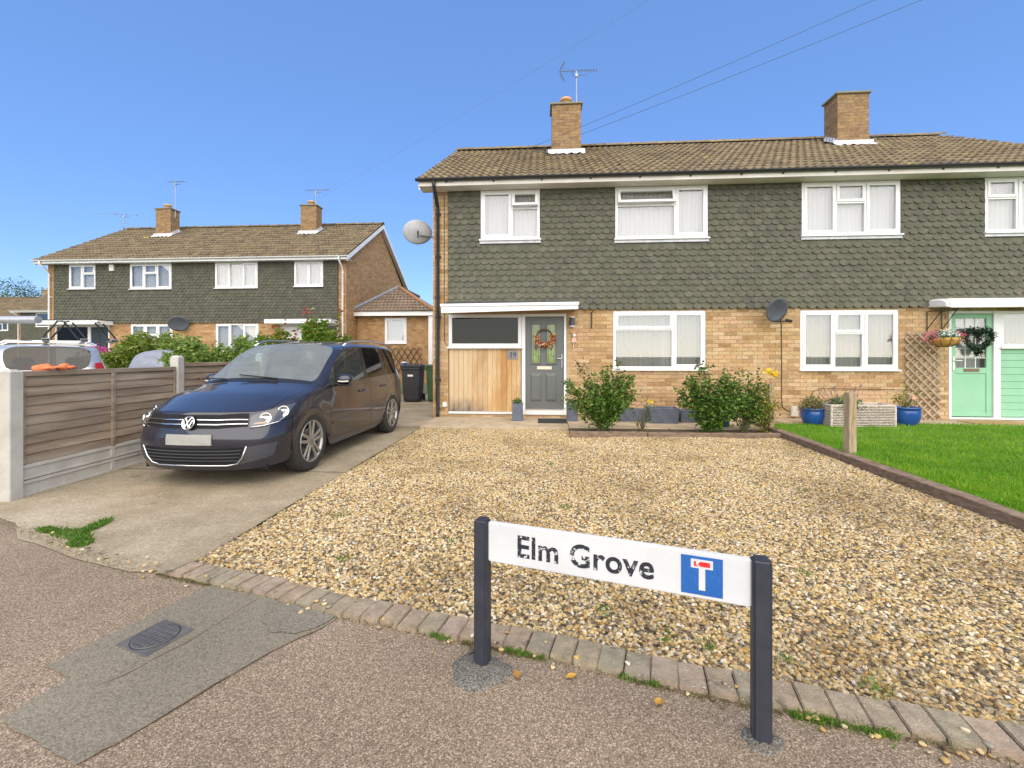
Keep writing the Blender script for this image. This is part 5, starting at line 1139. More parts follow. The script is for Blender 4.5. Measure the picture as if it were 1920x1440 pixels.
def car_paint(name, c1, c2, flake=.25, rough=.42):
    m, N, L, B = nodes_of(name); n = noise(N, L, 900, 2); r = ramp(N, [(.4, c1), (.7, c2)]); L.new(n.outputs[0], r.inputs[0]); L.new(r.outputs[0], B.inputs['Base Color']); B.inputs['Metallic'].default_value = flake; B.inputs['Roughness'].default_value = rough
    B.inputs['Coat Weight'].default_value = 1; d = noise(N, L, 6, 5); rr = ramp(N, [(.4, (.02, .02, .02)), (.75, (.10, .10, .10))]); L.new(d.outputs[0], rr.inputs[0]); L.new(rr.outputs[0], B.inputs['Coat Roughness'])
    df = N.new('ShaderNodeBsdfDiffuse'); df.inputs[0].default_value = (.44, .41, .38, 1); dn = noise(N, L, 2.2, 5); dr = ramp(N, [(.3, (.004, .004, .004)), (.7, (.016, .016, .016))]); L.new(dn.outputs[0], dr.inputs[0]); mx = N.new('ShaderNodeMixShader'); L.new(dr.outputs[0], mx.inputs[0]); L.new(B.outputs[0], mx.inputs[1]); L.new(df.outputs[0], mx.inputs[2]); L.new(mx.outputs[0], N['Material Output'].inputs[0]); return m   # grey diffuse veil, painting a pale cloud reflection into the paint colour
M['car_blue'] = car_paint('navy car paint', (.008, .009, .020), (.013, .014, .030)); M['car_silver'] = car_paint('silver car paint', (.52, .53, .54), (.60, .61, .62), .6, .35)
M['car_glass'] = glass_mat('car glass', (.62, .72, .68), 2.2, dust_sheen=.05); M['car_screen'] = glass_mat('car windscreen', (.66, .76, .71), 2.6, dust_sheen=.20); M['car_privacy'] = glass_mat('dark rear glass', (.16, .17, .17), 1.6); M['trim'] = mat('black gloss trim', (.012, .012, .013), (.018, .018, .02), rough=.3); M['rubber'] = mat('tyre rubber', (.022, .021, .020), (.036, .034, .031), scale=20, rough=.85, bmp=.2)
M['alloy'] = mat('alloy wheel', (.33, .32, .30), (.42, .41, .39), scale=9, rough=.38, metal=.75); M['grille'] = mat('black grille', (.008, .008, .009), (.013, .013, .014), rough=.75, spec=.25); M['grey_trim'] = mat('grey bumper plastic', (.040, .042, .050), (.055, .057, .066), scale=50, rough=.55)
M['lamp_glass'] = glass_mat('headlamp lens', (.92, .94, .95), 1.4); M['lamp_chrome'] = mat('lamp reflector', (.70, .70, .71), (.80, .80, .8), scale=30, rough=.12, metal=1); M['lamp_dark'] = mat('lamp housing', (.085, .085, .09), (.13, .13, .135), rough=.35, metal=.4); M['orange_lens'] = mat('amber lens', (.42, .27, .17), (.48, .32, .2), rough=.25)
M['plate'] = mat('blank plate', (.26, .26, .235), (.36, .36, .33), scale=5, rough=.5); M['seat'] = mat('dark seat cloth', (.03, .03, .034), (.05, .05, .055), scale=50, rough=.95); M['dash'] = mat('dashboard', (.02, .02, .022), (.032, .032, .035), rough=.7); M['red_lens'] = mat('red lens', (.35, .01, .012), (.4, .015, .015), rough=.15)
def snap(p, off=.0):
    h, n, _, _ = CAR_BVH.find_nearest(Vector(p))
    c = Vector((2.2, 0, .8)); 
    if (h-c).dot(n) < 0: n = -n
    return h+n*off
def patch(corners, nu, nv, off, name, material, parent, inner=None, th=.006, curve=None):
    """surface patch stretched between 4 boundary polylines bottom(list), top(list); snapped onto the body"""
    bot, top = corners
    def along(pl, t):
        q = t*(len(pl)-1); i = min(int(q), len(pl)-2); f = q-i; return Vector(pl[i])*(1-f)+Vector(pl[i+1])*f
    m = MB(); m.grid(lambda u, v: snap(along(bot, u)*(1-v)+along(top, u)*v, off), nu, nv); n = len(m.V)
    m2 = MB(); m2.grid(lambda u, v: snap(along(bot, u)*(1-v)+along(top, u)*v, off-th), nu, nv)
    b = len(m.V); m.V += m2.V; k = nu+1
    for i in range(nu): m.F += [(i, i+1, b+i+1, b+i), (nv*k+i, nv*k+i+1, b+nv*k+i+1, b+nv*k+i)]
    for j in range(nv): m.F += [(j*k, (j+1)*k, b+(j+1)*k, b+j*k), (j*k+nu, (j+1)*k+nu, b+(j+1)*k+nu, b+j*k+nu)]
    o = m.build(name, material, parent); return smooth_by_angle(o, 50)
def wheel(root, c, side, r=.316):
    """axis along w; side = +1 outside towards +w"""
    Mx = Matrix.Translation(c) @ Matrix.Rotation(-side*math.pi/2, 4, 'X') @ Matrix.Diagonal((1.143, 1.143, 1, 1)); w = .205
    ty = MB().lathe([(.225, w*.46), (.245, w*.5), (.29, w*.49), (.308, w*.42), (r, w*.30), (r, -w*.30), (.305, -w*.46), (.225, -w*.46)], 48, Mx).build('wheel', M['rubber'], root, smooth=True)
    MB().lathe([(.224, w*.47), (.222, w*.50), (.212, w*.49), (.205, w*.30), (.20, -w*.3), (.222, -w*.44)], 48, Mx).build('rim', M['alloy'], ty, smooth=True)
    MB().lathe([(0, -.01), (.20, -.02)], 32, Mx).build('brake_backing', M['grille'], ty); MB().lathe([(.03, .025), (.13, .025), (.13, .015), (.03, .015)], 32, Mx).build('brake_disc', M['steel'], ty)
    sp = MB()
    for k in range(5):
        for s in (-1, 1):
            a = 2*math.pi*k/5+math.pi/2; d0 = Vector((math.cos(a), math.sin(a), 0)); pr = Vector((-math.sin(a), math.cos(a), 0))
            p0 = d0*.045+pr*s*.018+Vector((0, 0, w*.40)); p1 = d0*.208+pr*s*.040+Vector((0, 0, w*.45)); m = MB().bar(p0, p1, .034, .022, up=(0, 0, 1)); sp.add([Mx @ Vector(v) for v in m.V], m.F)
    sp.build('spokes', M['alloy'], ty, bevel=.005); MB().lathe([(0, w*.46), (.032, w*.46), (.055, w*.42), (.058, w*.30)], 24, Mx).build('hub_cap', M['alloy'], ty, smooth=True)
    bl = MB()
    for k in range(5): a = 2*math.pi*k/5+.6; bl.lathe([(0, w*.455), (.007, w*.455), (.007, w*.4)], 8, Mx @ Matrix.Translation((.043*math.cos(a), .043*math.sin(a), 0)))
    bl.lathe([(0, w*.468), (.024, w*.465)], 16, Mx); bl.build('wheel_bolts', M['steel'], ty)
    return ty
def build_car(name, label, paint, loc, rz, rear_only=False, sz=1.0):
    """car axes: L along local +x, w along local y"""
    root = empty(name, loc, rz, label, 'car')
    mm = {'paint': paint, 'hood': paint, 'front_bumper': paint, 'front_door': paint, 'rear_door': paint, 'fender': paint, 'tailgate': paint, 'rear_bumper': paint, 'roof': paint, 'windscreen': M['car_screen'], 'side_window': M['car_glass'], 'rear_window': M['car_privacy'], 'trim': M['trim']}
    nm = {'paint': 'body'}; parts = {}
    gap = {'hood', 'front_door', 'rear_door', 'fender', 'front_bumper', 'tailgate', 'rear_bumper', 'paint'}
    for i, reg in enumerate(CAR_REG):
        for half in ((0,) if reg in ('paint', 'hood', 'front_bumper', 'windscreen', 'rear_window', 'tailgate', 'rear_bumper', 'roof') else (1, -1)):
            bm = bmesh.new(); bm.from_mesh(CAR_MESH)
            bmesh.ops.delete(bm, geom=[f for f in bm.faces if f.material_index != i or (half and f.calc_center_median().y*half < 0)], context='FACES')
            if reg == 'side_window' or reg == 'trim':
                pass
            if reg in gap:
                bd = [f for f in bm.faces]
                bmesh.ops.inset_region(bm, faces=bd, thickness=.0028, use_boundary=True, use_even_offset=True)
                out_f = [f for f in bm.faces if f not in set(bd)] if False else None
            for f in bm.faces: f.material_index = 0
            if sz != 1:
                for v in bm.verts: v.co.z *= sz
            me = bpy.data.meshes.new(reg)
            if reg in gap:
                # drop the thin inset rim lying on the outer boundary, leaving a shut line
                bm.faces.ensure_lookup_table()
                rim = [f for f in bm.faces if any(len(e.link_faces) == 1 for e in f.edges) and min(e.calc_length() for e in f.edges) < .0045]
                lower = [f for f in rim if f.calc_center_median().z < .72 and reg in ()]
                bmesh.ops.delete(bm, geom=rim, context='FACES')
            bm.to_mesh(me); bm.free(); me.materials.append(mm[reg]); me.polygons.foreach_set('use_smooth', [True]*len(me.polygons))
            if reg == 'side_window':
                # split the glass into single windows
                bm = bmesh.new(); bm.from_mesh(me); left = set(bm.faces)
                comps = []
                while left:
                    st = [left.pop()]; comp = set(st)
                    while st:
                        f = st.pop()
                        for e in f.edges:
                            for g in e.link_faces:
                                if g in left: left.discard(g); comp.add(g); st.append(g)
                    comps.append(comp)
                fi = [set(f.index for f in c) for c in comps]; bm.free()
                for c in fi:
                    b2 = bmesh.new(); b2.from_mesh(me); b2.faces.ensure_lookup_table(); cx = 0
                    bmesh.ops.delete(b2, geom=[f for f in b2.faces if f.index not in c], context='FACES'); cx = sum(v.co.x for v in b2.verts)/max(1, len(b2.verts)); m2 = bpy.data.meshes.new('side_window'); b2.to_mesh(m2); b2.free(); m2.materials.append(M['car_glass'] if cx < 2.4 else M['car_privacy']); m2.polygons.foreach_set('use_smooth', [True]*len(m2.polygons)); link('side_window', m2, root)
                continue
            parts[reg, half] = link(nm.get(reg, reg), me, root)
    # floor, wheel housings, interior
    MB().box(.25, 4.2, -.74, .74, .17, .26).box(.95, 1.12, -.70, .70, .27, .95*sz).build('underbody', M['grille'], root)
    for L_ in (.89, 3.575):
        for s in (-1, 1):
            lm = MB(); n = 14
            for y in (s*.60, s*.885):
                for k in range(n+1): t = math.pi*(k/n*1.06-.03); lm.V.append((L_+.405*math.cos(t), y, .375+.405*math.sin(t)))
            for k in range(n): lm.F.append((k, k+1, n+2+k, n+1+k))
            lm.F.append(tuple(range(n+1))); lm.build('wheel_housing', M['grille'], root, recalc=False)
    it = MB(); it.box(1.02, 1.52, -.72, .72, .80, .955*sz); it.build('dashboard', M['dash'], root, bevel=.05, seg=3)
    for L_ in (2.1, 2.95, 3.7):
        for y in (-.37, .37):
            s = MB(); s.box(L_-.35, L_+.12, y-.25, y+.25, .42, .62); s.box(L_+.06, L_+.22, y-.24, y+.24, .5, 1.13*sz, None); s.box(L_+.14, L_+.22, y-.13, y+.13, 1.15*sz, 1.33*sz); s.build('seat', M['seat'], root, bevel=.04, seg=2)
    MB().tube([(1.62+.05*math.sin(t*math.pi/10)*0-.07*math.sin(t*math.pi/10), -.37+.18*math.cos(t*math.pi/10), .95+.16*math.sin(t*math.pi/10)) for t in range(21)], .014, 6, caps=False).build('steering_wheel', M['dash'], root)
    for L_ in (.89, 3.575):
        for s in (-1, 1): wheel(root, Vector((L_, s*.785, .361)), s)
    if not rear_only:
        def YZ(y, z, L_=0): return (L_, y, z)
        # grille, badge, plate, lower intake
        g = patch(([YZ(-.60, .655, .12), YZ(-.3, .642, .03), YZ(0, .640, .02), YZ(.3, .642, .03), YZ(.60, .655, .12)], [YZ(-.575, .790, .18), YZ(-.3, .782, .08), YZ(0, .780, .06), YZ(.3, .782, .08), YZ(.575, .790, .18)]), 24, 4, .006, 'grille', M['grille'], root)
        for z in (.685, .737): patch(([YZ(-.60, z-.003, .12), YZ(-.3, z-.006, .04), YZ(0, z-.007, .03), YZ(.3, z-.006, .04), YZ(.60, z-.003, .12)], [YZ(-.60, z+.006, .12), YZ(-.3, z+.003, .04), YZ(0, z+.002, .03), YZ(.3, z+.003, .04), YZ(.60, z+.006, .12)]), 24, 1, .016, 'grille_strip', M['chrome'], g)
        bc = snap((0, 0, .705), .036); bn = (snap((0, 0, .705), .1)-snap((0, 0, .705), 0)).normalized(); up_ = (Vector((0, 0, 1))-bn*bn.z).normalized(); sd_ = bn.cross(up_); Mb = Matrix(((up_.x, sd_.x, bn.x, bc.x), (up_.y, sd_.y, bn.y, bc.y), (up_.z, sd_.z, bn.z, bc.z), (0, 0, 0, 1)))
        # badge axes: x up, y sideways
        bd = MB().lathe([(0, .0), (.074, .0), (.076, -.012), (.076, -.03)], 32, Mb).build('badge', M['grille'], root, smooth=False)
        bl = MB().lathe([(.058, .002), (.068, .008), (.074, .002)], 36, Mb)
        def stroke(a, b): 
            m = MB().bar((a[1], a[0], .004), (b[1], b[0], .004), .012, .010); bl.add([Mb @ Vector(v) for v in m.V], m.F)
        k = .001
        for s in (-1, 1):
            stroke((s*30*k, 50*k), (s*5*k, 6*k)); stroke((s*6*k, 6*k), (s*0*k, 3*k)) if False else None
            stroke((s*52*k, 26*k), (s*24*k, -50*k)); stroke((s*24*k, -50*k), (0, -4*k))
        stroke((-6*k, 7*k), (6*k, 7*k))
        bl.build('emblem', M['chrome'], bd)
        pl_ = patch(([YZ(-.262, .470, .02), YZ(0, .470, 0), YZ(.262, .470, .02)], [YZ(-.262, .580, .02), YZ(0, .580, 0), YZ(.262, .580, .02)]), 8, 2, .014, 'number_plate', M['plate'], root, th=.016)
        lo = patch(([YZ(-.47, .262, .10), YZ(-.3, .25, .05), YZ(0, .248, .03), YZ(.3, .25, .05), YZ(.47, .262, .10)], [YZ(-.60, .445, .10), YZ(-.3, .435, .03), YZ(0, .43, .0), YZ(.3, .435, .03), YZ(.60, .445, .10)]), 24, 6, .004, 'lower_intake', M['grille'], root)
        for z in (.30, .337, .373, .408): patch(([YZ(-.50-.4*(z-.28), z, .1), YZ(-.25, z-.006, .03), YZ(0, z-.008, .01), YZ(.25, z-.006, .03), YZ(.50+.4*(z-.28), z, .1)], [YZ(-.50-.4*(z-.28), z+.010, .1), YZ(-.25, z+.005, .03), YZ(0, z+.003, .01), YZ(.25, z+.005, .03), YZ(.50+.4*(z-.28), z+.010, .1)]), 20, 1, .014, 'intake_slat', M['grey_trim'], lo)
        ch = [YZ(-.605, .450, .1), YZ(-.56, .33, .09), YZ(-.50, .268, .1), YZ(-.40, .247, .08), YZ(-.2, .243, .04), YZ(0, .241, .03), YZ(.2, .243, .04), YZ(.40, .247, .08), YZ(.50, .268, .1), YZ(.56, .33, .09), YZ(.605, .450, .1)]
        MB().tube([snap(p, .010) for p in ch], .0085, 6).build('chrome_surround', M['chrome'], root, smooth=True)
        for s in (-1, 1):
            patch(([YZ(s*.50, .262, .12), YZ(s*.66, .285, .15), YZ(s*.80, .330, .27)], [YZ(s*.615, .440, .10), YZ(s*.70, .455, .15), YZ(s*.835, .468, .29)]), 10, 4, .005, 'bumper_insert', M['grey_trim'], root)
            # headlamp: swept lens with two round reflectors behind
            hb = [(.135, s*.615, .640), (.22, s*.715, .645), (.33, s*.800, .672), (.44, s*.855, .745)]; ht = [(.20, s*.590, .735), (.31, s*.700, .795), (.44, s*.790, .842), (.60, s*.868, .868)]
            hl = patch((hb, ht), 14, 5, .006, 'headlight', M['lamp_dark'], root, th=.004)
            patch((hb, ht), 14, 5, .030, 'lens', M['lamp_glass'], hl, th=.003)
            MB().tube([snap(p, .020) for p in hb], .008, 5).build('lens_edge', M['chrome'], hl, smooth=True)
            for (p, r) in (((.25, s*.72, .722), .060), ((.42, s*.82, .785), .060)):
                c = snap(p, .009); nrm = (snap(p, .1)-snap(p, 0)).normalized(); nrm = (nrm+Vector((-1.2, 0, .0))).normalized(); Ml = Matrix.Translation(c) @ nrm.to_track_quat('Z', 'X').to_matrix().to_4x4()
                MB().lathe([(.015, .002), (.03, .004), (r*.9, .015), (r, .018), (r, .006)], 24, Ml).lathe([(0, .016), (.018, .014), (.02, .0)], 16, Ml).build('reflector', M['lamp_chrome'], hl, smooth=True)
            patch(([(.165, s*.640, .662), (.25, s*.735, .664)], [(.18, s*.640, .678), (.265, s*.735, .682)]), 5, 1, .018, 'indicator', M['orange_lens'], hl)
            # mirrors
            mr = MB(); c0 = Vector((1.52, s*.99, 1.085)); n = 16
            mr.lathe([(0, -.11), (.055, -.10), (.082, -.05), (.088, .0), (.080, .06), (.05, .105), (0, .115)], 20, Matrix.Translation(c0) @ Matrix.Rotation(R(90), 4, 'X') @ Matrix.Diagonal((.95, .78, 1.0, 1)))
            mrr = mr.build('mirror', paint, root, smooth=True); MB().box(1.48, 1.56, s*.86, s*.93, 1.005, 1.035).box(1.47, 1.57, s*.90, s*1.07, .995, 1.02).build('mirror_foot', M['trim'], mrr, bevel=.008)
            MB().tube([(1.445, s*.93, 1.06), (1.43, s*1.0, 1.057), (1.46, s*1.075, 1.06)], .009, 6).build('mirror_indicator', M['cream'], mrr)
            # door handles, side strips, roof rails
            for L_, z in ((2.28, .90), (3.12, .925)):
                p = snap((L_, s*.9, z-.03), .022); h = MB().tube([snap((L_-.11, s*.9, z-.03), .006), snap((L_-.08, s*.9, z-.03), .034), snap((L_+.07, s*.9, z-.03), .034), snap((L_+.10, s*.9, z-.03), .006)], .013, 8).build('door_handle', paint, root, smooth=True)
            patch(([(1.36, s*.9, .50), (2.45, s*.9, .515)], [(1.36, s*.9, .535), (2.45, s*.9, .55)]), 12, 1, .008, 'side_moulding', paint, root); patch(([(2.55, s*.9, .517), (3.16, s*.9, .525)], [(2.55, s*.9, .552), (3.16, s*.9, .56)]), 8, 1, .008, 'side_moulding', paint, root)
            rail = [(2.00, s*.718, 1.550), (2.12, s*.720, 1.605), (2.32, s*.722, 1.635), (2.8, s*.722, 1.648), (3.35, s*.716, 1.638), (3.72, s*.704, 1.612), (3.90, s*.694, 1.565)]; MB().tube(rail, .017, 8).build('roof_rail', M['chrome'] if not rear_only else M['trim'], root, smooth=True)
            # wheel arch shut edges
            MB().tube([snap((1.30, s*.9, .26), -.001), snap((1.30, s*.9, .6), -.001), snap((1.31, s*.9, .85), -.001), snap((1.33, s*.88, .97), -.001)], .0022, 4).build('shut_line', M['grille'], root)
        for y, l in ((-.30, .62), (.42, .55)): MB().bar(snap((1.06, y, 1.10), .02), snap((1.13, y+(.55 if y < 0 else .28), 1.10), .03), .016, .012).build('wiper', M['trim'], root)
        patch(([(1.07, -.74, 1.05), (1.0, 0, 1.08), (1.07, .74, 1.05)], [(1.13, -.73, 1.08), (1.06, 0, 1.12), (1.13, .73, 1.08)]), 20, 1, .004, 'scuttle', M['trim'], root)
        MB().box(1.62, 1.66, -.10, .10, 1.40, 1.46).build('interior_mirror', M['trim'], root, bevel=.01)
    else:
        for s in (-1, 1): patch(([(4.2, s*.76, .80), (4.3, s*.66, .80)], [(4.1, s*.74, 1.10), (4.22, s*.64, 1.10)]), 4, 5, .01, 'tail_light', M['red_lens'], root)
    return root
# local +x of the car = towards its rear = world +Y
build_car('people_carrier', 'dark navy people carrier parked on the concrete drive', M['car_blue'], (-3.275, 3.843, .006), R(90-1.43)).scale = (.895, .86, .89)
# ---------------------------------------------------------------- fence between the drives
def plank_mat(name, a, b, c):
    m, N, L, B = nodes_of(name); n = noise(N, L, 1, 5, .6, stretch=(1.4, 1.4, 14)); r = ramp(N, [(.3, a), (.5, b), (.7, c)]); L.new(n.outputs[0], r.inputs[0]); rv = ramp(N, [(0, (.82, .82, .82)), (1, (1.15, 1.14, 1.12))]); L.new(rnd_value(N, L), rv.inputs[0]); col = mix(N, L, 1., r.outputs[0], rv.outputs[0], 'MULTIPLY')
    v = N.new('ShaderNodeTexVoronoi'); v.inputs['Scale'].default_value = 2.4; g = N.new('ShaderNodeNewGeometry'); mp = N.new('ShaderNodeMapping'); mp.inputs['Scale'].default_value = (1, 1, 3.5); L.new(g.outputs['Position'], mp.inputs[0]); L.new(mp.outputs[0], v.inputs['Vector'])
    kr = ramp(N, [(.045, (1, 1, 1)), (.085, (0, 0, 0))]); L.new(v.outputs['Distance'], kr.inputs[0]); col = mix(N, L, kr.outputs[0], col, (.035, .024, .016)); L.new(col, B.inputs['Base Color']); B.inputs['Roughness'].default_value = .9
    n2 = noise(N, L, 1, 4, .6, stretch=(4, 4, 60)); bump(N, L, n2.outputs[0], .35, .005, B); return m
M['plank'] = plank_mat('grey brown fence plank', (.19, .14, .095), (.29, .225, .16), (.39, .32, .24))
M['fence_post'] = mat('concrete post', (.40, .38, .335), (.50, .48, .43), scale=5, rough=.92, bmp=.3, bscale=70, spots=[((.12, .11, .095), 60, .70), ((.30, .27, .22), 4, .68)])
FA = Vector((-4.600, 3.5)); FD = Vector((-.0715, .9974)); FANG = math.atan2(FD.y, FD.x)
fence = empty('fence', (FA.x, FA.y, 0), FANG, 'weathered horizontal board fence with concrete posts along the drive', 'fence')
# local x runs along the fence, local -y faces the drive (right hand side)
PL = 1.90
for k in range(7):
    x = k*PL; step = .045*k; h = (1.135 if k == 0 else 1.215)+step
    pm = MB(); w = .055
    pm.prism([(-w, -w), (w, -w), (w, w), (-w, w)], lambda p: (x+p[0], p[1], -.05), lambda p: (x+p[0], p[1], h-.025)); 
    pm.add([(x-w, -w, h-.025), (x+w, -w, h-.025), (x+w, w, h-.025), (x-w, w, h-.025), (x-w*.55, -w*.55, h), (x+w*.55, -w*.55, h), (x+w*.55, w*.55, h), (x-w*.55, w*.55, h)], BOXF[1:])
    pm.build('post', M['fence_post'], fence, bevel=.006)
    if k == 6: break
    x0, x1 = x+w+.004, x+PL-w-.004; zt = 1.118+step
    # two ribbed concrete gravel boards
    for j, (za, zb) in enumerate(((.0, .142), (.146, .282))):
        gb = MB(); gb.box(x0, x1, -.018, .02, za+step*.9, zb+step); gb.box(x0, x1, -.030, -.0185, zb+step-.032, zb+step-.002); gb.box(x0, x1, -.030, -.0185, za+step+.002, za+step+.026); gb.box((x0+x1)/2-.025, (x0+x1)/2+.025, -.030, -.0185, za+step+.0265, zb+step-.0325); gb.build('gravel_board', M['fence_post'], fence, bevel=.003)
    n = 9; z0 = .285+step; pitch = (zt-.05-z0)/n
    for j in range(n):
        za = z0+j*pitch; pk = MB(); seg = 16; hh = pitch*1.28; ph = rng.uniform(0, 6)
        for i in range(seg+1):
            xx = x0+(x1-x0)*i/seg; wob = .0025*math.sin(ph+i*.5)+.0025*math.sin(ph*2+i*1.3)+rng.uniform(-.0015, .0015); pk.V += [(xx, -.020, za+wob), (xx, -.004, za+hh), (xx, .005, za+hh), (xx, -.008, za+wob)]
        for i in range(seg):
            a = 4*i
            for q in range(4): pk.F.append((a+q, a+(q+1) % 4, a+4+(q+1) % 4, a+4+q))
        pk.F += [(0, 1, 2, 3), (4*seg+3, 4*seg+2, 4*seg+1, 4*seg)]; pk.build('slat', M['plank'], fence)
    MB().box(x0, x1, -.032, .02, zt-.048, zt).build('top_rail', M['plank'], fence, bevel=.003)
    xm = (x0+x1)/2; MB().box(xm-.02, xm+.02, -.040, -.0165, z0, zt-.05).build('batten', M['plank'], fence, bevel=.003)
    for xx in (x0, x1-.03): MB().box(xx, xx+.03, -.036, -.0165, z0, zt-.05).build('batten', M['plank'], fence, bevel=.003)
# orange gloves on the fence rail
M['glove'] = mat('orange work glove', (.62, .14, .05), (.75, .24, .10), scale=12, rough=.85, bmp=.3)
def glove(loc, rz, label):
    root = empty('work_glove', loc, rz, label, 'glove', 'work gloves on the fence'); m = MB()
    m.tube([(-.09, 0, .014), (-.05, 0, .02), (0, 0, .022), (.03, 0, .018)], [.026, .034, .042, .036], 12)
    m.build('palm', M['glove'], root, smooth=True)
    for k, (y, L_) in enumerate(((-.03, .085), (-.010, .10), (.012, .095), (.032, .075))):
        MB().tube([(.02, y, .018), (.02+L_*.5, y*1.25, .030), (.02+L_, y*1.4, .012)], [.012, .0115, .009], 8).build('finger', M['glove'], root, smooth=True)
    MB().tube([(-.03, -.03, .02), (0, -.065, .028), (.03, -.075, .015)], [.014, .013, .010], 8).build('thumb', M['glove'], root, smooth=True); return root
zt = 1.118
glove((-4.632, 3.80, zt), R(70), 'orange work glove lying on the fence rail, nearer the end post'); glove((-4.645, 3.97, zt+.002), R(118), 'orange work glove on the fence rail, farther from the end post')
# ---------------------------------------------------------------- wheelie bins
def bin_(loc, body, lab, rz=0, sticker=False):
    root = empty('wheelie_bin', loc, rz, lab, 'wheelie bin', 'wheelie bins beside the house'); m = MB()
    def ring(z, w, d, y=0): return [(-w/2, -d/2+y, z), (w/2, -d/2+y, z), (w/2, d/2+y, z), (-w/2, d/2+y, z)]
    m.V = ring(.02, .42, .46)+ring(.10, .43, .50)+ring(.86, .50, .60)+ring(.90, .54, .64)+ring(.95, .54, .64); m.F = [(3, 2, 1, 0), (16, 17, 18, 19)]
    for j in range(4):
        for k in range(4): m.F.append((4*j+k, 4*j+(k+1) % 4, 4*j+4+(k+1) % 4, 4*j+4+k))
    m.build('body', body, root, bevel=.02, seg=2); l = MB(); l.V = ring(.952, .57, .68)+ring(.98, .58, .69)+ring(1.015, .50, .60); l.F = [(3, 2, 1, 0), (8, 9, 10, 11)]
    for j in range(2):
        for k in range(4): l.F.append((4*j+k, 4*j+(k+1) % 4, 4*j+4+(k+1) % 4, 4*j+4+k))
    lid = l.build('lid', body, root, bevel=.012, seg=2); MB().box(-.18, .18, .33, .40, .93, .97).build('handle', body, root, bevel=.01)
    for s in (-1, 1): MB().lathe([(0, .02), (.09, .02), (.10, .01), (.10, -.02), (0, -.02)], 20, Matrix.Translation((s*.24, .26, .10)) @ Matrix.Rotation(R(90), 4, 'Y')).build('wheel', M['rubber'], root)
    if sticker:
        MB().box(-.085, .06, -.296, -.284, .70, .75).box(-.085, .06, -.294, -.282, .765, .785).build('label', M['white'], root)
    return root
M['bin_black'] = mat('black bin plastic', (.020, .021, .025), (.030, .031, .036), scale=6, rough=.5); M['bin_green'] = mat('green bin plastic', (.025, .075, .022), (.035, .095, .03), scale=6, rough=.5)
bin_((-3.52, 11.85, .005), M['bin_black'], 'black wheelie bin with a white label beside the house wall', R(3), True); bin_((-2.86, 11.95, .005), M['bin_green'], 'green wheelie bin partly hidden by the corner of the brick house', R(-2))
bb = empty('blue_tub', (-3.70, 11.62, 1.016), R(5), 'small blue tub lying on the lid of the black wheelie bin', 'tub'); mbl = mat('blue plastic', (.02, .12, .35), (.03, .15, .4), rough=.45)
MB().lathe([(0, 0), (.055, 0), (.07, .06), (0, .06)], 18).build('body', mbl, bb); MB().lathe([(0, .085), (.06, .082), (.078, .062), (.078, .0605), (0, .0605)], 18).build('lid', M['white'], bb)
# ---------------------------------------------------------------- the pair of houses behind
def entrance(root, X, doorm, dlab, panelm):
    fr = MB(); fr.box(X(1.79), X(1.865), -.01, .07, .09, 2.095); fr.box(X(2.62), X(2.676), -.01, .07, .09, 2.095); fr.box(X(1.865), X(2.62), -.008, .07, 2.03, 2.095); fr.build('door_frame', M['white'], root)
    d = MB().box(X(1.868), X(2.617), .02, .06, .10, 2.025).build('front_door', doorm, root, bevel=.004)
    for a in (1.95, 2.27):
        for z0, z1 in ((.3, .95), (1.1, 1.85)): MB().box(X(a), X(a+.26), .004, .019, z0, z1).build('door_panel', doorm, d, bevel=.008)
    window(root, X, .318, 1.788, 1.42, 2.095, [(1, [(1, 'f')])], y=-.005, fr=.06, part='hall_window', glass=M['dark_glass'])
    MB().box(X(.32), X(1.785), .02, .06, .09, 1.385).build('porch_panel', panelm, root)
    c = MB().box(X(.28), X(2.88), -.68, 0, 2.09, 2.26).build('canopy', M['canopy_white'], root, bevel=.006); MB().box(X(.26), X(2.90), -.70, 0, 2.262, 2.285).build('canopy_top', M['trim'], c)
Y2, G2 = 16.5, .40
hl, Xl = half_house('semi_detached_house', (-20.03, Y2, G2), False, False, 'left half of the far green tile-hung pair, with a dark front door', [
    W2(.98, 2.12, 3.57, 4.545, [(.52, [(1, 's')]), (.48, [(.62, 'f'), (.38, 's')])], net='net curtain in the far pair, first upper window from the left'), W2(3.60, 5.36, 3.54, 4.545, C_, net='net curtain in the far pair, second upper window from the left'), W2(3.60, 5.36, .98, 2.13, C_, net='net curtain in the far pair, ground floor window behind its dark dish')], (.315, 2.68, .09, 2.10), M['white'])
entrance(hl, Xl, mat('dark front door', (.015, .022, .028), (.02, .03, .036), rough=.4), '', M['cream'])
hr, Xr = half_house('semi_detached_house', (-7.55, Y2, G2), True, False, 'right half of the far green tile-hung pair, with a brick gable and white downpipe', [
    W2(.90, 2.06, 3.57, 4.545, [(.5, [(1, 's')]), (.5, [(1, 's')])], net='net curtain in the far pair, rightmost upper window'), W2(3.55, 5.30, 3.54, 4.545, [(.33, [(1, 's')]), (.34, [(1, 'f')]), (.33, [(1, 's')])], net='net curtain in the far pair, third upper window from the left'), W2(3.55, 5.30, .98, 2.13, [(.33, [(1, 's')]), (.34, [(1, 'f')]), (.33, [(1, 's')])], net='net curtain in the far pair, ground floor window behind the red-tipped shrub')], (.315, 2.68, .09, 2.10), M['white'])
entrance(hr, Xr, M['white'], '', M['cream'])
tag(MB().box(-20.03+2.78, -20.03+2.97, Y2-.14, Y2-.052, 4.66, 4.92).build('alarm_box', M['cream'], bevel=.01), 'cream alarm box between the two left upper windows of the far pair', 'alarm box')
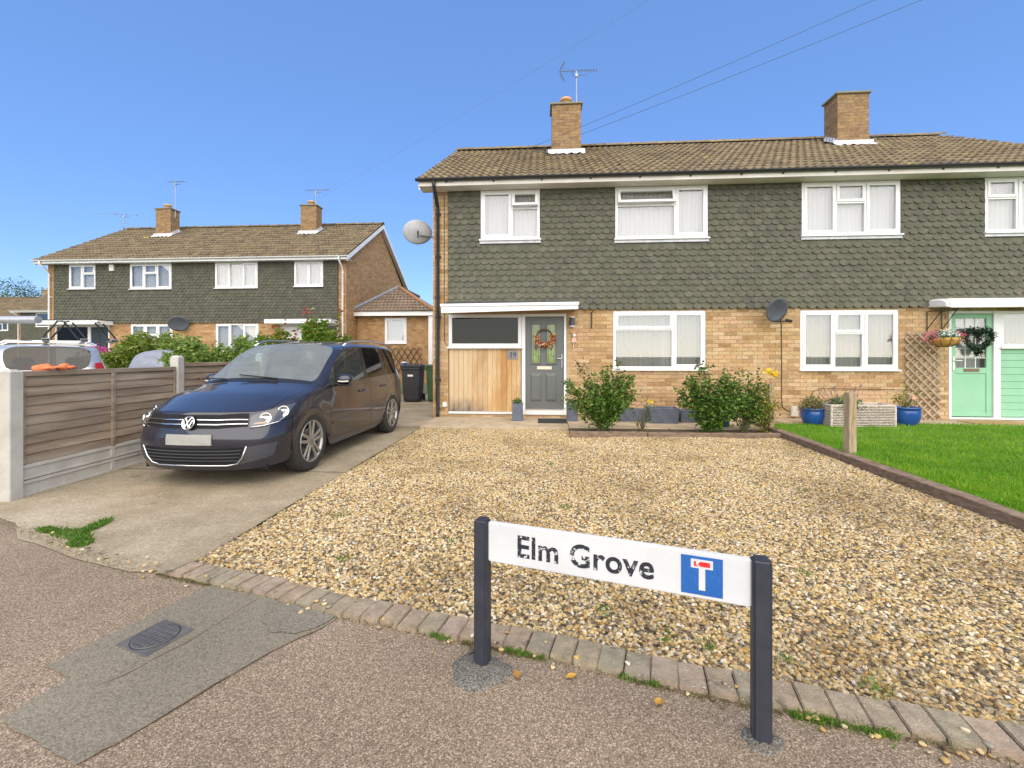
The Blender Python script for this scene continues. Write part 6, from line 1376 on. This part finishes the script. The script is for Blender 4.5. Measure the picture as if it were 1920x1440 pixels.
yagi('television_aerial', (-16.85, 19.1, 7.95), 1.35, 'slim television aerial on the left chimney of the far house pair', 0, .85, 8, False, 1.3); yagi('television_aerial', (-10.15, 19.1, 7.95), .80, 'television aerial on the right chimney of the far house pair', 0, 1.15, 11, False, 1.3)
a3 = yagi('television_aerial', (-20.3, 20.0, 7.15), 1.02, 'aerial with two long rods at the left end of the far roof', R(20), 1.0, 3, False, 1.3); MB().tube([(-1.1, 0, .98), (.1, 0, 1.02)], .010, 5).tube([(0, 0, .6), (.8, 0, .52)], .010, 5).build('rod', M['steel'], a3)
dish('satellite_dish', (-14.15, Y2-.32, 2.52), R(24), R(18), .36, .30, M['dish_dark'], 'dark satellite dish on the ground floor brick of the far house pair')
# side extension with hipped roof
ex = empty('side_extension', (-7.54, 17.5, G2), 0, 'single storey brick side extension with hipped tile roof and white fascia', 'building')
ew, ed, eh = 3.0, 5.0, 2.50
em = MB(); wall_openings(em, lambda u: u, 0, ew, -.4, eh, [(1.16, 2.06, 1.38, 2.42)], 0, .22); em.build('front_wall', M['brick_far'], ex); MB().box(ew-.22, ew, .22, ed, -.4, eh).build('side_wall', M['brick_far'], ex); MB().box(0, ew-.22, ed-.2, ed, -.4, eh).build('back_wall', M['brick_far'], ex)
window(ex, lambda u: u, 1.16, 2.06, 1.38, 2.42, [(1, [(1, 's')])], y=-.01, fr=.07); MB().box(1.2, 2.0, .12, .13, 1.42, 2.38).build('blind', mat('pale blind', (.22, .25, .30), (.27, .30, .36), rough=.9), ex)
MB().box(-.10, ew+.22, -.30, -.27, eh-.02, eh+.18).build('fascia', M['white'], ex); MB().box(ew+.19, ew+.22, -.27, ed, eh-.02, eh+.18).build('side_fascia', M['white'], ex)
rf = MB(); ap = (1.15, 1.75, eh+1.42); bk_ = (1.15, ed, eh+1.42); a0, a1 = (-.12, -.33, eh+.15), (ew+.26, -.33, eh+.15); c1 = (ew+.26, ed, eh+.15); c0 = (-.12, ed, eh+.15); rf.add([a0, a1, ap, bk_, c1, c0], [(0, 1, 2), (1, 4, 3, 2), (0, 2, 3, 5), (0, 5, 4, 1)]); rroof = rf.build('roof', M['roof_far'], ex)
its = []
def strip_tiles(A, B_, T):
    A, B_, T = Vector(A), Vector(B_), Vector(T); n = 9
    for j in range(n):
        t0, t1 = j/n, (j+1)/n; l = A+(T-A)*t0; r = B_+(T-B_)*t0; wd = (r-l).length; k = max(1, int(wd/.30)); nrm = (B_-A).cross(T-A).normalized()
        if nrm.z < 0: nrm = -nrm
        upv = ((T-(A+B_)/2)/n); upv = upv-(B_-A).normalized()*upv.dot((B_-A).normalized())
        for i in range(k):
            p = l+(r-l)*(i/k); q = l+(r-l)*((i+1)/k); mid = (p+q)/2; V = [p+nrm*.035, (p*.75+q*.25)+nrm*.065, mid+nrm*.035, (p*.25+q*.75)+nrm*.065, q+nrm*.035]; V += [v+upv-nrm*.030 for v in V]+[v-nrm*.035 for v in V[:5]]; its.append((V, [(0, 1, 6, 5), (1, 2, 7, 6), (2, 3, 8, 7), (3, 4, 9, 8), (10, 11, 1, 0), (11, 12, 2, 1), (12, 13, 3, 2), (13, 14, 4, 3)], (0, 0, 0), (0, 0, 0)))
strip_tiles(a0, a1, ap); o = joined('roof_tiles', its, mat('extension tile', None, rnds=[(.20, .145, .095), (.23, .17, .115), (.17, .125, .088), (.21, .155, .105)], rough=.9), rroof); o['kind'] = 'stuff'
MB().tube([(a1[0], a1[1], a1[2]+.06), (ap[0], ap[1], ap[2]+.05)], .075, 8).build('hip_tiles', mat('hip tile', (.26, .13, .07), (.32, .18, .10), scale=6, rough=.9), rroof); MB().tube([(a0[0], a0[1], a0[2]+.06), (ap[0], ap[1], ap[2]+.05)], .07, 8).build('valley_lead', mat('grey lead', (.16, .18, .22), (.22, .24, .28), rough=.6), rroof); MB().tube([(ap[0], ap[1], ap[2]+.05), (bk_[0], bk_[1], bk_[2]+.05)], .08, 8).build('ridge_tiles', M['roof_far'], rroof)
MB().box(ew+.02, ew+.20, -.24, -.08, -.4, eh-.02).build('downpipe', M['white'], ex, bevel=.02)
trellis('trellis', (-7.54+1.25, 17.44, .62), 1.45, .98, .21, R(58), 'dark diagonal trellis on the side extension behind the bins', mat('dark trellis', (.05, .035, .025), (.08, .055, .04), rough=.9), .028, .012)
# far houses at the left edge
hb_, Xb = half_house('semi_detached_house', (-40.8, 31.5, .1), False, False, 'distant tile-hung house just left of the far pair, its downpipe white', [W2(1.6, 4.6, 3.45, 4.5, [(.45, [(1, 'f')]), (.15, [(1, 'f')]), (.4, [(1, 'f')])]), W2(3.6, 5.36, .98, 2.13, C_)], None, M['white'])
hc_, Xc = half_house('semi_detached_house', (-45.2, 37.0, .1), True, False, 'most distant brown roofed house at the left picture edge', [W2(.98, 2.5, 3.5, 4.5, D_), W2(3.6, 5.36, 3.5, 4.5, C_)], None, M['white'])
hd_, Xd = half_house('semi_detached_house', (-45.2-2*HW, 37.0, .1), False, False, 'outermost half of the distant brown roofed pair', [W2(.98, 2.5, 3.5, 4.5, D_), W2(3.6, 5.36, 3.5, 4.5, C_)], None, M['white'])
yagi('television_aerial', (-37.2, 33.9, 7.6), 1.9, 'very thin aerial mast on the distant chimney at the left', 0, .7, 4, False, 1.6)
# ---------------------------------------------------------------- neighbours' vehicles
sc = build_car('silver_car', 'silver estate car with bike carriers on its roof, behind the fence', M['car_silver'], (-12.85, 10.65, .0), R(-40), True, .92)
rack = empty('bike_rack', (-10.15, 8.38, 1.47), R(50), 'black roof bars with upright bike carriers on the silver car', 'roof rack')
for y in (.12, 1.15): MB().tube([(-.72, y, .02), (-.6, y, .09), (.6, y, .09), (.72, y, .02)], .018, 6).build('cross_bar', M['chrome'], rack)
for x, s in ((-.05, 1), (.52, -1), (1.0, -1)):
    xb = x-.1*0; MB().box(xb-.05, xb+.05, -.15, 1.5, .112, .14).build('rail', M['trim'], rack)
    MB().tube([(xb-.07, .15, .13), (xb-.07+s*.24, .12, .52), (xb+s*.24+.02, .12, .52)], .018, 6).tube([(xb+.06, .15, .13), (xb+.06+s*.24, .12, .50)], .018, 6).build('carrier_arm', M['trim'], rack)
    MB().box(xb-.06, xb+.06, .05, .17, .09, .16).build('clamp', M['steel'], rack)
tag(MB().tube([(-12.2, 8.0, 1.98), (-9.98, 8.05, 1.975)], .075, 12).build('roof_tube', mat('grey tube', (.42, .43, .45), (.5, .51, .53), rough=.4, metal=.5), smooth=False), 'long pale grey tube carried above the silver car at the left edge', 'tube')
cc = MB(); M['tarp'] = mat('grey car cover', (.20, .22, .27), (.28, .30, .35), scale=3, rough=.75, bmp=.5, bscale=4)
def cov(u, v):
    y = -2.1+4.2*v; a = math.pi*(u-.5); w = .86-.10*abs(v-.5)*2; top = 1.36 if .25 < v < .8 else 0
    prof = np.interp(v, [0, .03, .10, .24, .34, .50, .72, .88, .97, 1], [.25, .62, .80, .92, 1.28, 1.38, 1.36, 1.02, .72, .25]); q = abs(math.sin(a))
    z = prof*(math.cos(a)**.42 if abs(math.cos(a)) > 1e-3 else 0); x = w*math.copysign(q**.62, math.sin(a)); f = .012*math.sin(9*u+14*v)+.01*math.sin(31*v+5*u); return (x+f, y, max(z+f, .02))
cc.grid(cov, 36, 40); tag(cc.build('covered_car', M['tarp'], None, smooth=True, loc=(-10.75, 11.9, .06), rot=(0, 0, R(40)), recalc=False), 'car under a crumpled grey cover behind the fence', 'covered car')
# ---------------------------------------------------------------- shrubs and far greenery
lg = leaf_mat('yellow green leaf', [(.13, .20, .02), (.20, .27, .03), (.26, .30, .04), (.09, .16, .02), (.16, .24, .02)], .35); lg2 = leaf_mat('light green leaf', [(.16, .25, .04), (.23, .34, .06), (.11, .19, .03), (.28, .40, .10)], .35); lg3 = leaf_mat('photinia leaf', [(.14, .24, .02), (.20, .30, .03), (.09, .18, .02), (.27, .34, .04)], .35)
bush('garden_shrub', (-11.8, 12.4, .2), 2.1, 1.95, 34, 13000, .12, lg, 'dense yellow green shrub behind the covered car', 'shrub', low=.2, d=1.6, spread=.16); bush('garden_shrub', (-12.9, 11.9, .1), 1.4, 1.35, 18, 2800, .10, lg, 'lower yellow green shrub left of the covered car', 'shrub', low=.2, d=1.2, spread=.16)
bush('garden_shrub', (-7.15, 8.6, .0), 1.3, 1.72, 30, 17000, .085, lg2, 'pale green feathery shrub standing directly behind the fence, left one', 'shrub', low=.25, d=.9, spread=.12); bush('garden_shrub', (-6.25, 8.8, .0), 1.25, 1.70, 30, 16500, .085, lg2, 'pale green feathery shrub behind the fence nearest the parked car', 'shrub', low=.25, d=.9, spread=.12)
ph = leaf_mat('red young leaf', [(.40, .03, .02), (.30, .06, .03), (.45, .05, .04)], .3)
bush('photinia_shrub', (-7.55, 12.2, .2), 1.6, 1.95, 24, 10500, .13, lg3, 'leafy shrub with a red shoot left of the car roof', 'shrub', low=.2, shoots=3, d=1.1, young=ph, spread=.14); bush('photinia_shrub', (-6.35, 12.3, .2), 1.45, 2.35, 24, 10500, .13, lg3, 'tall leafy red-tipped shrub rising above the car roof', 'shrub', low=.2, shoots=4, d=1.0, young=ph, spread=.14)
pk = bush('flower_tub', (-16.75, 15.6, 1.05), .7, .55, 8, 320, .07, lg3, 'pink flowers beside the dark door of the far house', 'plant', low=.2, d=.5, spread=.08); leaf_mesh('pink_flowers', [(rng.gauss(0, .2), rng.gauss(0, .15), .42+rng.gauss(0, .09)) for _ in range(120)], .08, leaf_mat('magenta petal', [(.55, .03, .30), (.65, .08, .40)], .2), pk, asp=.9)
MB().lathe([(0, -.75), (.2, -.75), (.26, .02), (.22, .02)], 16).build('tub', M['zinc'], pk)
tr_m = leaf_mat('tree leaf', [(.05, .10, .02), (.08, .14, .03), (.11, .17, .04), (.04, .08, .02)], .25)
def tree(loc, w, h, n, label):
    root = empty('broadleaf_tree', loc, 0, label, 'tree', 'trees beyond the roofs'); t = MB(); t.tube([(0, 0, 0), (.05, 0, h*.35), (0, .1, h*.6)], [.22, .17, .09], 8)
    P = []
    for k in range(12):
        a = rng.uniform(0, 6.283); r = rng.uniform(.1, .36)*w; z = h*rng.uniform(.45, .85); e = (r*math.cos(a), r*math.sin(a), z); t.tube([(0, 0, h*.38), (e[0]*.5, e[1]*.5, h*.5), e], [.09, .06, .02], 5)
        for _ in range(n//12): d_ = Vector((rng.gauss(0, 1), rng.gauss(0, 1), rng.gauss(0, .8))); d_ = d_.normalized()*rng.random()**.4*w*.22; P.append((e[0]+d_.x, e[1]+d_.y, e[2]+d_.z))
    t.build('trunk', M['stem'], root); f = leaf_mesh('crown', P, .22, tr_m, root); f['kind'] = 'stuff'
for x, y, w, h, lab in ((-66, 52, 8, 11.6, 'tree rising behind the distant chimney at the left edge'), (-73, 50, 9, 11.4, 'wide tree at the left edge beyond the distant roofs')): tree((x, y, 0), w, h, 9000, lab)
# ---------------------------------------------------------------- weeds, moss, leaves and stray pebbles
M['weed'] = leaf_mat('weed blade', [(.08, .19, .015), (.13, .26, .025), (.06, .14, .01)], .3)
def patch_pts(poly):
    def fn():
        (a, b, ra, rb, an) = poly[rng.randrange(len(poly))]; t = rng.uniform(0, 6.283); r = math.sqrt(rng.random()); x, y = ra*r*math.cos(t), rb*r*math.sin(t); return (a+x*math.cos(an)-y*math.sin(an), b+x*math.sin(an)+y*math.cos(an), .004)
    return fn
tag(blades('grass_weeds', 2600, patch_pts([(-3.28, 2.84, .20, .07, -.25), (-3.06, 2.71, .09, .06, -.4), (-3.24, 2.98, .05, .14, .2), (-3.5, 2.88, .09, .03, -.2)]), .010, .040, .006, M['weed'], .9), 'small green grass clump at the pavement edge of the concrete drive', 'weeds', kind='stuff')
def edge_weeds(x0, x1, n, spread):
    def fn(): x = rng.uniform(x0, x1); return (x, edge_y(x)-abs(rng.gauss(0, spread)), .002)
    return blades('edge_weeds', n, fn, .006, .03, .005, M['weed'], 1.0)
for (a, b, n, s, lab) in ((-.50, -.40, 90, .010, 'tiny green weeds at the pavers left of the sign'), (-.16, .02, 160, .014, 'small green weeds at the foot of the left sign post'), (.86, 1.16, 420, .018, 'green weeds at the pavers right of the right sign post'), (.30, .45, 80, .01, 'few green sprigs at the paver joint under the sign')): tag(edge_weeds(a, b, n, s), lab, 'weeds', kind='stuff')
def gravel_sprigs():
    c = SPR[rng.randrange(len(SPR))]; return (c[0]+rng.gauss(0, .025), c[1]+rng.gauss(0, .025), .012)
SPR = [(.55, 1.95), (.72, 1.92), (.30, 2.15), (1.0, 1.85), (-.6, 2.9), (.2, 3.6), (-1.2, 2.6), (1.5, 2.6), (.9, 2.3), (1.25, 1.72), (-1.55, 3.3), (.1, 5.0), (2.4, 4.2)]
tag(blades('gravel_weeds', 420, gravel_sprigs, .008, .028, .006, M['weed'], 1.2), 'tiny green weeds sprouting here and there in the gravel', 'weeds', kind='stuff')
mossm = leaf_mat('brown moss', [(.09, .065, .025), (.14, .10, .03), (.12, .13, .03), (.07, .05, .02)], .1)
P = []
for _ in range(2600):
    x = rng.choice([rng.uniform(-2.1, 2.4), rng.uniform(.3, 1.3), rng.uniform(-.35, 0), rng.uniform(-2.2, -1.8)]); P.append((x, edge_y(x)-abs(rng.gauss(0, .012)), .002+rng.random()*.006))
tag(leaf_mesh('edge_moss', P, .009, mossm, None, up=1), 'brown moss and grit along the front of the paver edging', 'moss', kind='stuff')
P = []
for _ in range(1500):
    y = rng.uniform(2.5, 8.4); P.append((-2.085+rng.gauss(0, .008), y, .01+rng.random()*.008))
for _ in range(900): t = rng.random(); P.append((-4.1+1.75*t+rng.gauss(0, .02), 3.05-.68*t+rng.gauss(0, .03), .006+rng.random()*.006))
for _ in range(700): t = rng.random(); x, y = FA+FD*(t*3.2); P.append((x+.05+abs(rng.gauss(0, .04)), y, .010))
tag(leaf_mesh('drive_grit', P, .0085, mossm, None, up=1), 'dark grit and moss along the edges of the concrete drive', 'moss', kind='stuff')
P = []
for _ in range(120):
    r = rng.random()
    if r < .5: x = rng.uniform(-2.3, 2.2); y = edge_y(x)+rng.gauss(.02, .05)
    elif r < .8: t = rng.random(); x = -3.6+1.4*t+rng.gauss(0, .05); y = 2.85-.5*t+rng.gauss(0, .04)
    else: x = rng.uniform(.9, 1.6); y = edge_y(x)-abs(rng.gauss(0, .05))
    P.append((x, y))
V = []; its = []
base = bmesh.new(); bmesh.ops.create_icosphere(base, subdivisions=2, radius=1)
for v in base.verts: v.co *= 1+.22*math.sin(v.co.x*3+v.co.y*2)+.12*math.sin(v.co.z*5)
bv = [tuple(v.co) for v in base.verts]; bf = [tuple(v.index for v in f.verts) for f in base.faces]; base.free()
for x, y in P:
    s = rng.uniform(.005, .013); z = .022 if edge_y(x) < y < edge_y(x)+.2 else .004; its.append(([(a*s*1.2, b*s*.9, c*s*.55) for a, b, c in bv], bf, (x, y, z+s*.4), (rng.uniform(-.3, .3), rng.uniform(-.3, .3), rng.uniform(0, 6))))
tag(joined('stray_pebbles', its, M['stone'], None, True), 'stray flint pebbles scattered on the pavers and pavement edge', 'pebbles', kind='stuff')
fl_m = mat('fallen leaf', None, rnds=[(.45, .24, .03), (.50, .32, .05), (.30, .14, .03)], rough=.7)
for i, (x, y, rz, lab) in enumerate(((.115, 1.705, .3, 'yellow fallen leaf on the pavement under the Elm Grove sign'), (-.095, 1.70, 1.9, 'orange brown leaf fallen beside the left sign post'), (.42, 1.60, 4.0, 'curled leaf fallen on the pavement between the sign posts'), (-1.95, 1.43, 2.4, 'small yellow leaf on the pavement near the grey patch'))):
    s = .030; o = MB().grid(lambda u, v: ((u-.5)*s*1.5, (v-.5)*s*math.sin(math.pi*min(max(u, .04), .96)), .004+.006*(2*v-1)**2+.004*u), 6, 4).build('fallen_leaf', fl_m, None, smooth=True, loc=(x, y, .002), rot=(0, 0, rz), recalc=False); tag(o, lab, 'leaf', 'fallen leaves on the pavement')
